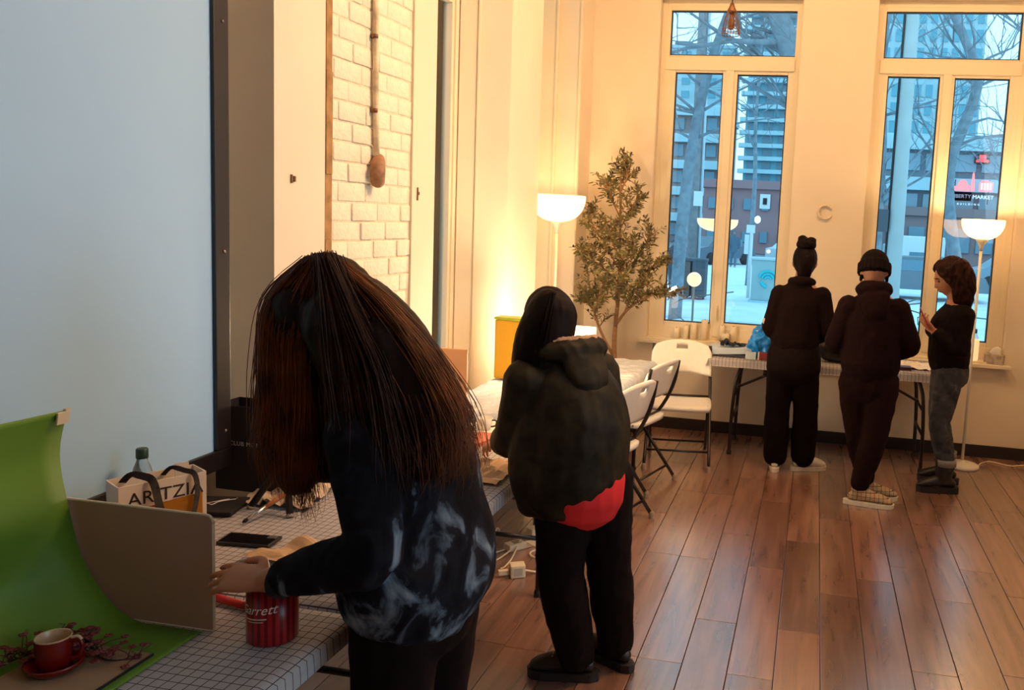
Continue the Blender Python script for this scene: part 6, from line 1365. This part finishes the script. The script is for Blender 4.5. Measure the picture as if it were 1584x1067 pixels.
bm = B(); box(bm, (-0.4, -1.02, 0.6), (0.9, -0.98, 0.95)); box(bm, (-1.7, -0.97, 0.85), (-1.15, -0.94, 1.2)); obj('dark_panel', bm, M_winf, t, local=True)
for xw in (-1.4, 1.1):
    for sy in (-1, 1):
        bm = B(); lathe(bm, [(0, -0.12), (0.3, -0.12), (0.38, -0.07), (0.38, 0.07), (0.3, 0.12), (0, 0.12)], n=18)
        for v in bm.verts: v.co = V((xw+v.co.x, sy*0.85+v.co.z, 0.38+v.co.y))
        obj('wheel', bm, M_gasket, t, True, True)
# pedestrians
def walker(label, x, y, h, coat, legs, stride):
    k = h/1.7; bm = B()
    for s in (-1, 1):
        loft(bm, [(V((s*0.09, 0, 0.85)), 0.09), (V((s*0.1, -s*stride*0.4, 0.47)), 0.065), (V((s*0.1, -s*stride, 0.08)), 0.045)], n=10)
        loft(bm, [(V((s*0.1, -s*stride+0.02, 0.05)), 0.045, 0.04), (V((s*0.1, -s*stride-0.14, 0.04)), 0.045, 0.03)], n=10)
        loft(bm, [(V((s*0.19, 0, 1.36)), 0.06), (V((s*0.25, s*0.05, 1.10)), 0.05), (V((s*0.24, -0.06+s*0.1, 0.86)), 0.04)], n=10)
    loft(bm, [(V((0, 0, 0.80)), 0.15, 0.11), (V((0, 0, 1.1)), 0.15, 0.11), (V((0, 0, 1.34)), 0.18, 0.11), (V((0, 0, 1.45)), 0.06, 0.06), (V((0, 0, 1.52)), 0.05, 0.05)], side=(1, 0, 0)); ball(bm, (0, -0.01, 1.60), (0.08, 0.10, 0.115))
    bmesh.ops.scale(bm, vec=(k, k, k), verts=bm.verts); bmesh.ops.translate(bm, vec=(x, y, GZ), verts=bm.verts)
    o = tagit(remeshed('person', bm, P('walker_skin', (0.3, 0.2, 0.17), 0.7), None, 0.025, 2), label, 'person')
    bm = B(); loft(bm, [(V((0, 0, 0.74)), 0.19, 0.15), (V((0, 0, 1.1)), 0.18, 0.14), (V((0, 0, 1.34)), 0.20, 0.13), (V((0, 0, 1.46)), 0.09, 0.085)], side=(1, 0, 0))
    for s in (-1, 1): loft(bm, [(V((s*0.19, 0, 1.36)), 0.075), (V((s*0.25, s*0.05, 1.10)), 0.065), (V((s*0.24, -0.06+s*0.1, 0.90)), 0.055)], n=10)
    bmesh.ops.scale(bm, vec=(k, k, k), verts=bm.verts); bmesh.ops.translate(bm, vec=(x, y, GZ), verts=bm.verts); remeshed('coat', bm, coat, o, 0.025, 2, 0.01, 0.2)
    bm = B()
    for s in (-1, 1): loft(bm, [(V((s*0.09, 0, 0.85)), 0.105), (V((s*0.1, -s*stride*0.4, 0.47)), 0.08), (V((s*0.1, -s*stride, 0.10)), 0.06)], n=10)
    bmesh.ops.scale(bm, vec=(k, k, k), verts=bm.verts); bmesh.ops.translate(bm, vec=(x, y, GZ), verts=bm.verts); remeshed('trousers', bm, legs, o, 0.025, 2)
    bm = B(); ball(bm, (0, 0.01, 1.63), (0.09, 0.11, 0.10)); bmesh.ops.scale(bm, vec=(k, k, k), verts=bm.verts); bmesh.ops.translate(bm, vec=(x, y, GZ), verts=bm.verts); obj('hat', bm, coat, o, True)
walker('person in a dark winter coat walking at the left edge of the left window', -4.72, 28, 1.6, P('slate_coat', (0.07, 0.08, 0.10), 0.9), P('dusty_trousers', (0.13, 0.11, 0.12), 0.9), 0.16)
walker('person in a blue grey coat walking in the right pane of the left window', -4.10, 42.6, 1.85, P('blue_grey_coat', (0.09, 0.13, 0.18), 0.9), P('blue_trousers', (0.10, 0.16, 0.22), 0.9), 0.08)
# bare trees
M_bare = P('bare_bark', (0.22, 0.26, 0.30), 0.9, var=0.25, scale=6)
def bare_tree(label, path, r0, seed, depth=5, spread=0.8, nmain=7, y_flat=0.5, blen=1.8):
    r3 = random.Random(seed); t = thing('bare_tree', label, 'tree', path[0], 0, None)
    P_ = smooth_pts(path, 4); bm = B(); tube(bm, P_, [r0*(1-0.65*i/len(P_)) for i in range(len(P_))], 12); obj('trunk', bm, M_bare, t, True)
    bm = B()
    def grow(p, d, L, r, lev):
        n = 4; pts = [p]; q = p; dd = d.copy()
        for i in range(n):
            dd = (dd+V((r3.gauss(0, 0.16), r3.gauss(0, 0.12), r3.gauss(0.03, 0.16)))).normalized(); q = q+dd*L/n; pts.append(q)
            if q.y < 8.2: return
        tube(bm, pts, [r*(1-0.6*i/n) for i in range(n+1)], 5 if lev > 1 else 7)
        if lev >= depth: return
        for k in range(r3.choice((2, 2, 3))):
            b0 = pts[r3.randrange(1, n+1)]; a = r3.uniform(0, 6.28)
            nd = (dd+V((math.cos(a), math.sin(a)*y_flat, r3.uniform(-0.35, 0.7)))*spread).normalized(); grow(b0, nd, L*r3.uniform(0.55, 0.8), r*0.55, lev+1)
    for k in range(nmain):
        i = r3.randrange(int(len(P_)*0.35), len(P_)); a = r3.uniform(0, 6.28)
        grow(P_[i], V((math.cos(a), math.sin(a)*y_flat, r3.uniform(0.0, 0.9))).normalized(), blen*r3.uniform(0.7, 1.2), r0*0.22, 1)
    o = obj('branches', bm, M_bare, t, True); o['kind'] = 'stuff'
bare_tree('big bare tree leaning across the upper pane of the left window', [(0.35, 16, GZ), (0.15, 16, 2.0), (-0.45, 16, 4.2), (-1.05, 16, 5.8), (-1.3, 16, 7.5), (-1.9, 16, 9)], 0.30, 3, 4, nmain=15)
bare_tree('bare forked tree rising behind the left window toward the pendant', [(-3.1, 19, GZ), (-3.0, 19, 2.2), (-2.7, 19, 4.6), (-2.2, 19, 6.4), (-1.6, 19, 8)], 0.16, 11, 4, nmain=16)
bare_tree('bare street tree with thin trunk in the right pane of the left window', [(-2.4, 31, GZ), (-2.35, 31, 3.0), (-2.45, 31, 5.5), (-2.35, 31, 9)], 0.10, 17, 4, nmain=13)
bare_tree('dark bare tree at the left edge of the right window', [(1.06, 15.2, GZ), (1.02, 15.2, 1.6), (1.0, 15.2, 3.2), (0.9, 15.2, 5.0), (1.2, 15.2, 7)], 0.12, 23, 4, nmain=15)
bare_tree('leaning bare tree crossing the right pane of the right window', [(3.3, 18, GZ), (2.75, 18, 1.4), (2.55, 18, 3.0), (2.95, 18, 4.6), (2.6, 18, 5.6), (2.1, 18, 6.6), (1.9, 18, 8)], 0.15, 31, 4, nmain=16)
bare_tree('slender bare tree further down the street in the right window', [(6.5, 30, GZ), (6.4, 30, 3), (6.6, 30, 6), (6.2, 30, 10)], 0.16, 41, 4, nmain=14, blen=2.6)
# brushwood twigs just outside the glass
bm = B(); r4 = random.Random(9)
for k in range(7):
    x0, z0 = r4.uniform(-1.15, 1.4), 0.55
    p = [V((x0, 7.35+r4.uniform(-0.1, 0.25), z0-1.2)), V((x0+r4.uniform(-0.1, 0.1), 7.4, z0)), V((x0+r4.uniform(-0.35, 0.35), 7.45, z0+r4.uniform(0.3, 0.5))), V((x0+r4.uniform(-0.6, 0.6), 7.5, z0+r4.uniform(0.35, 0.75)))]
    tube(bm, smooth_pts(p, 4), 0.006, 5)
tagit(obj('shrub_twigs', bm, M_bare, None, True), 'thin bare shrub twigs arching just outside the front windows', 'shrub', kind='stuff')
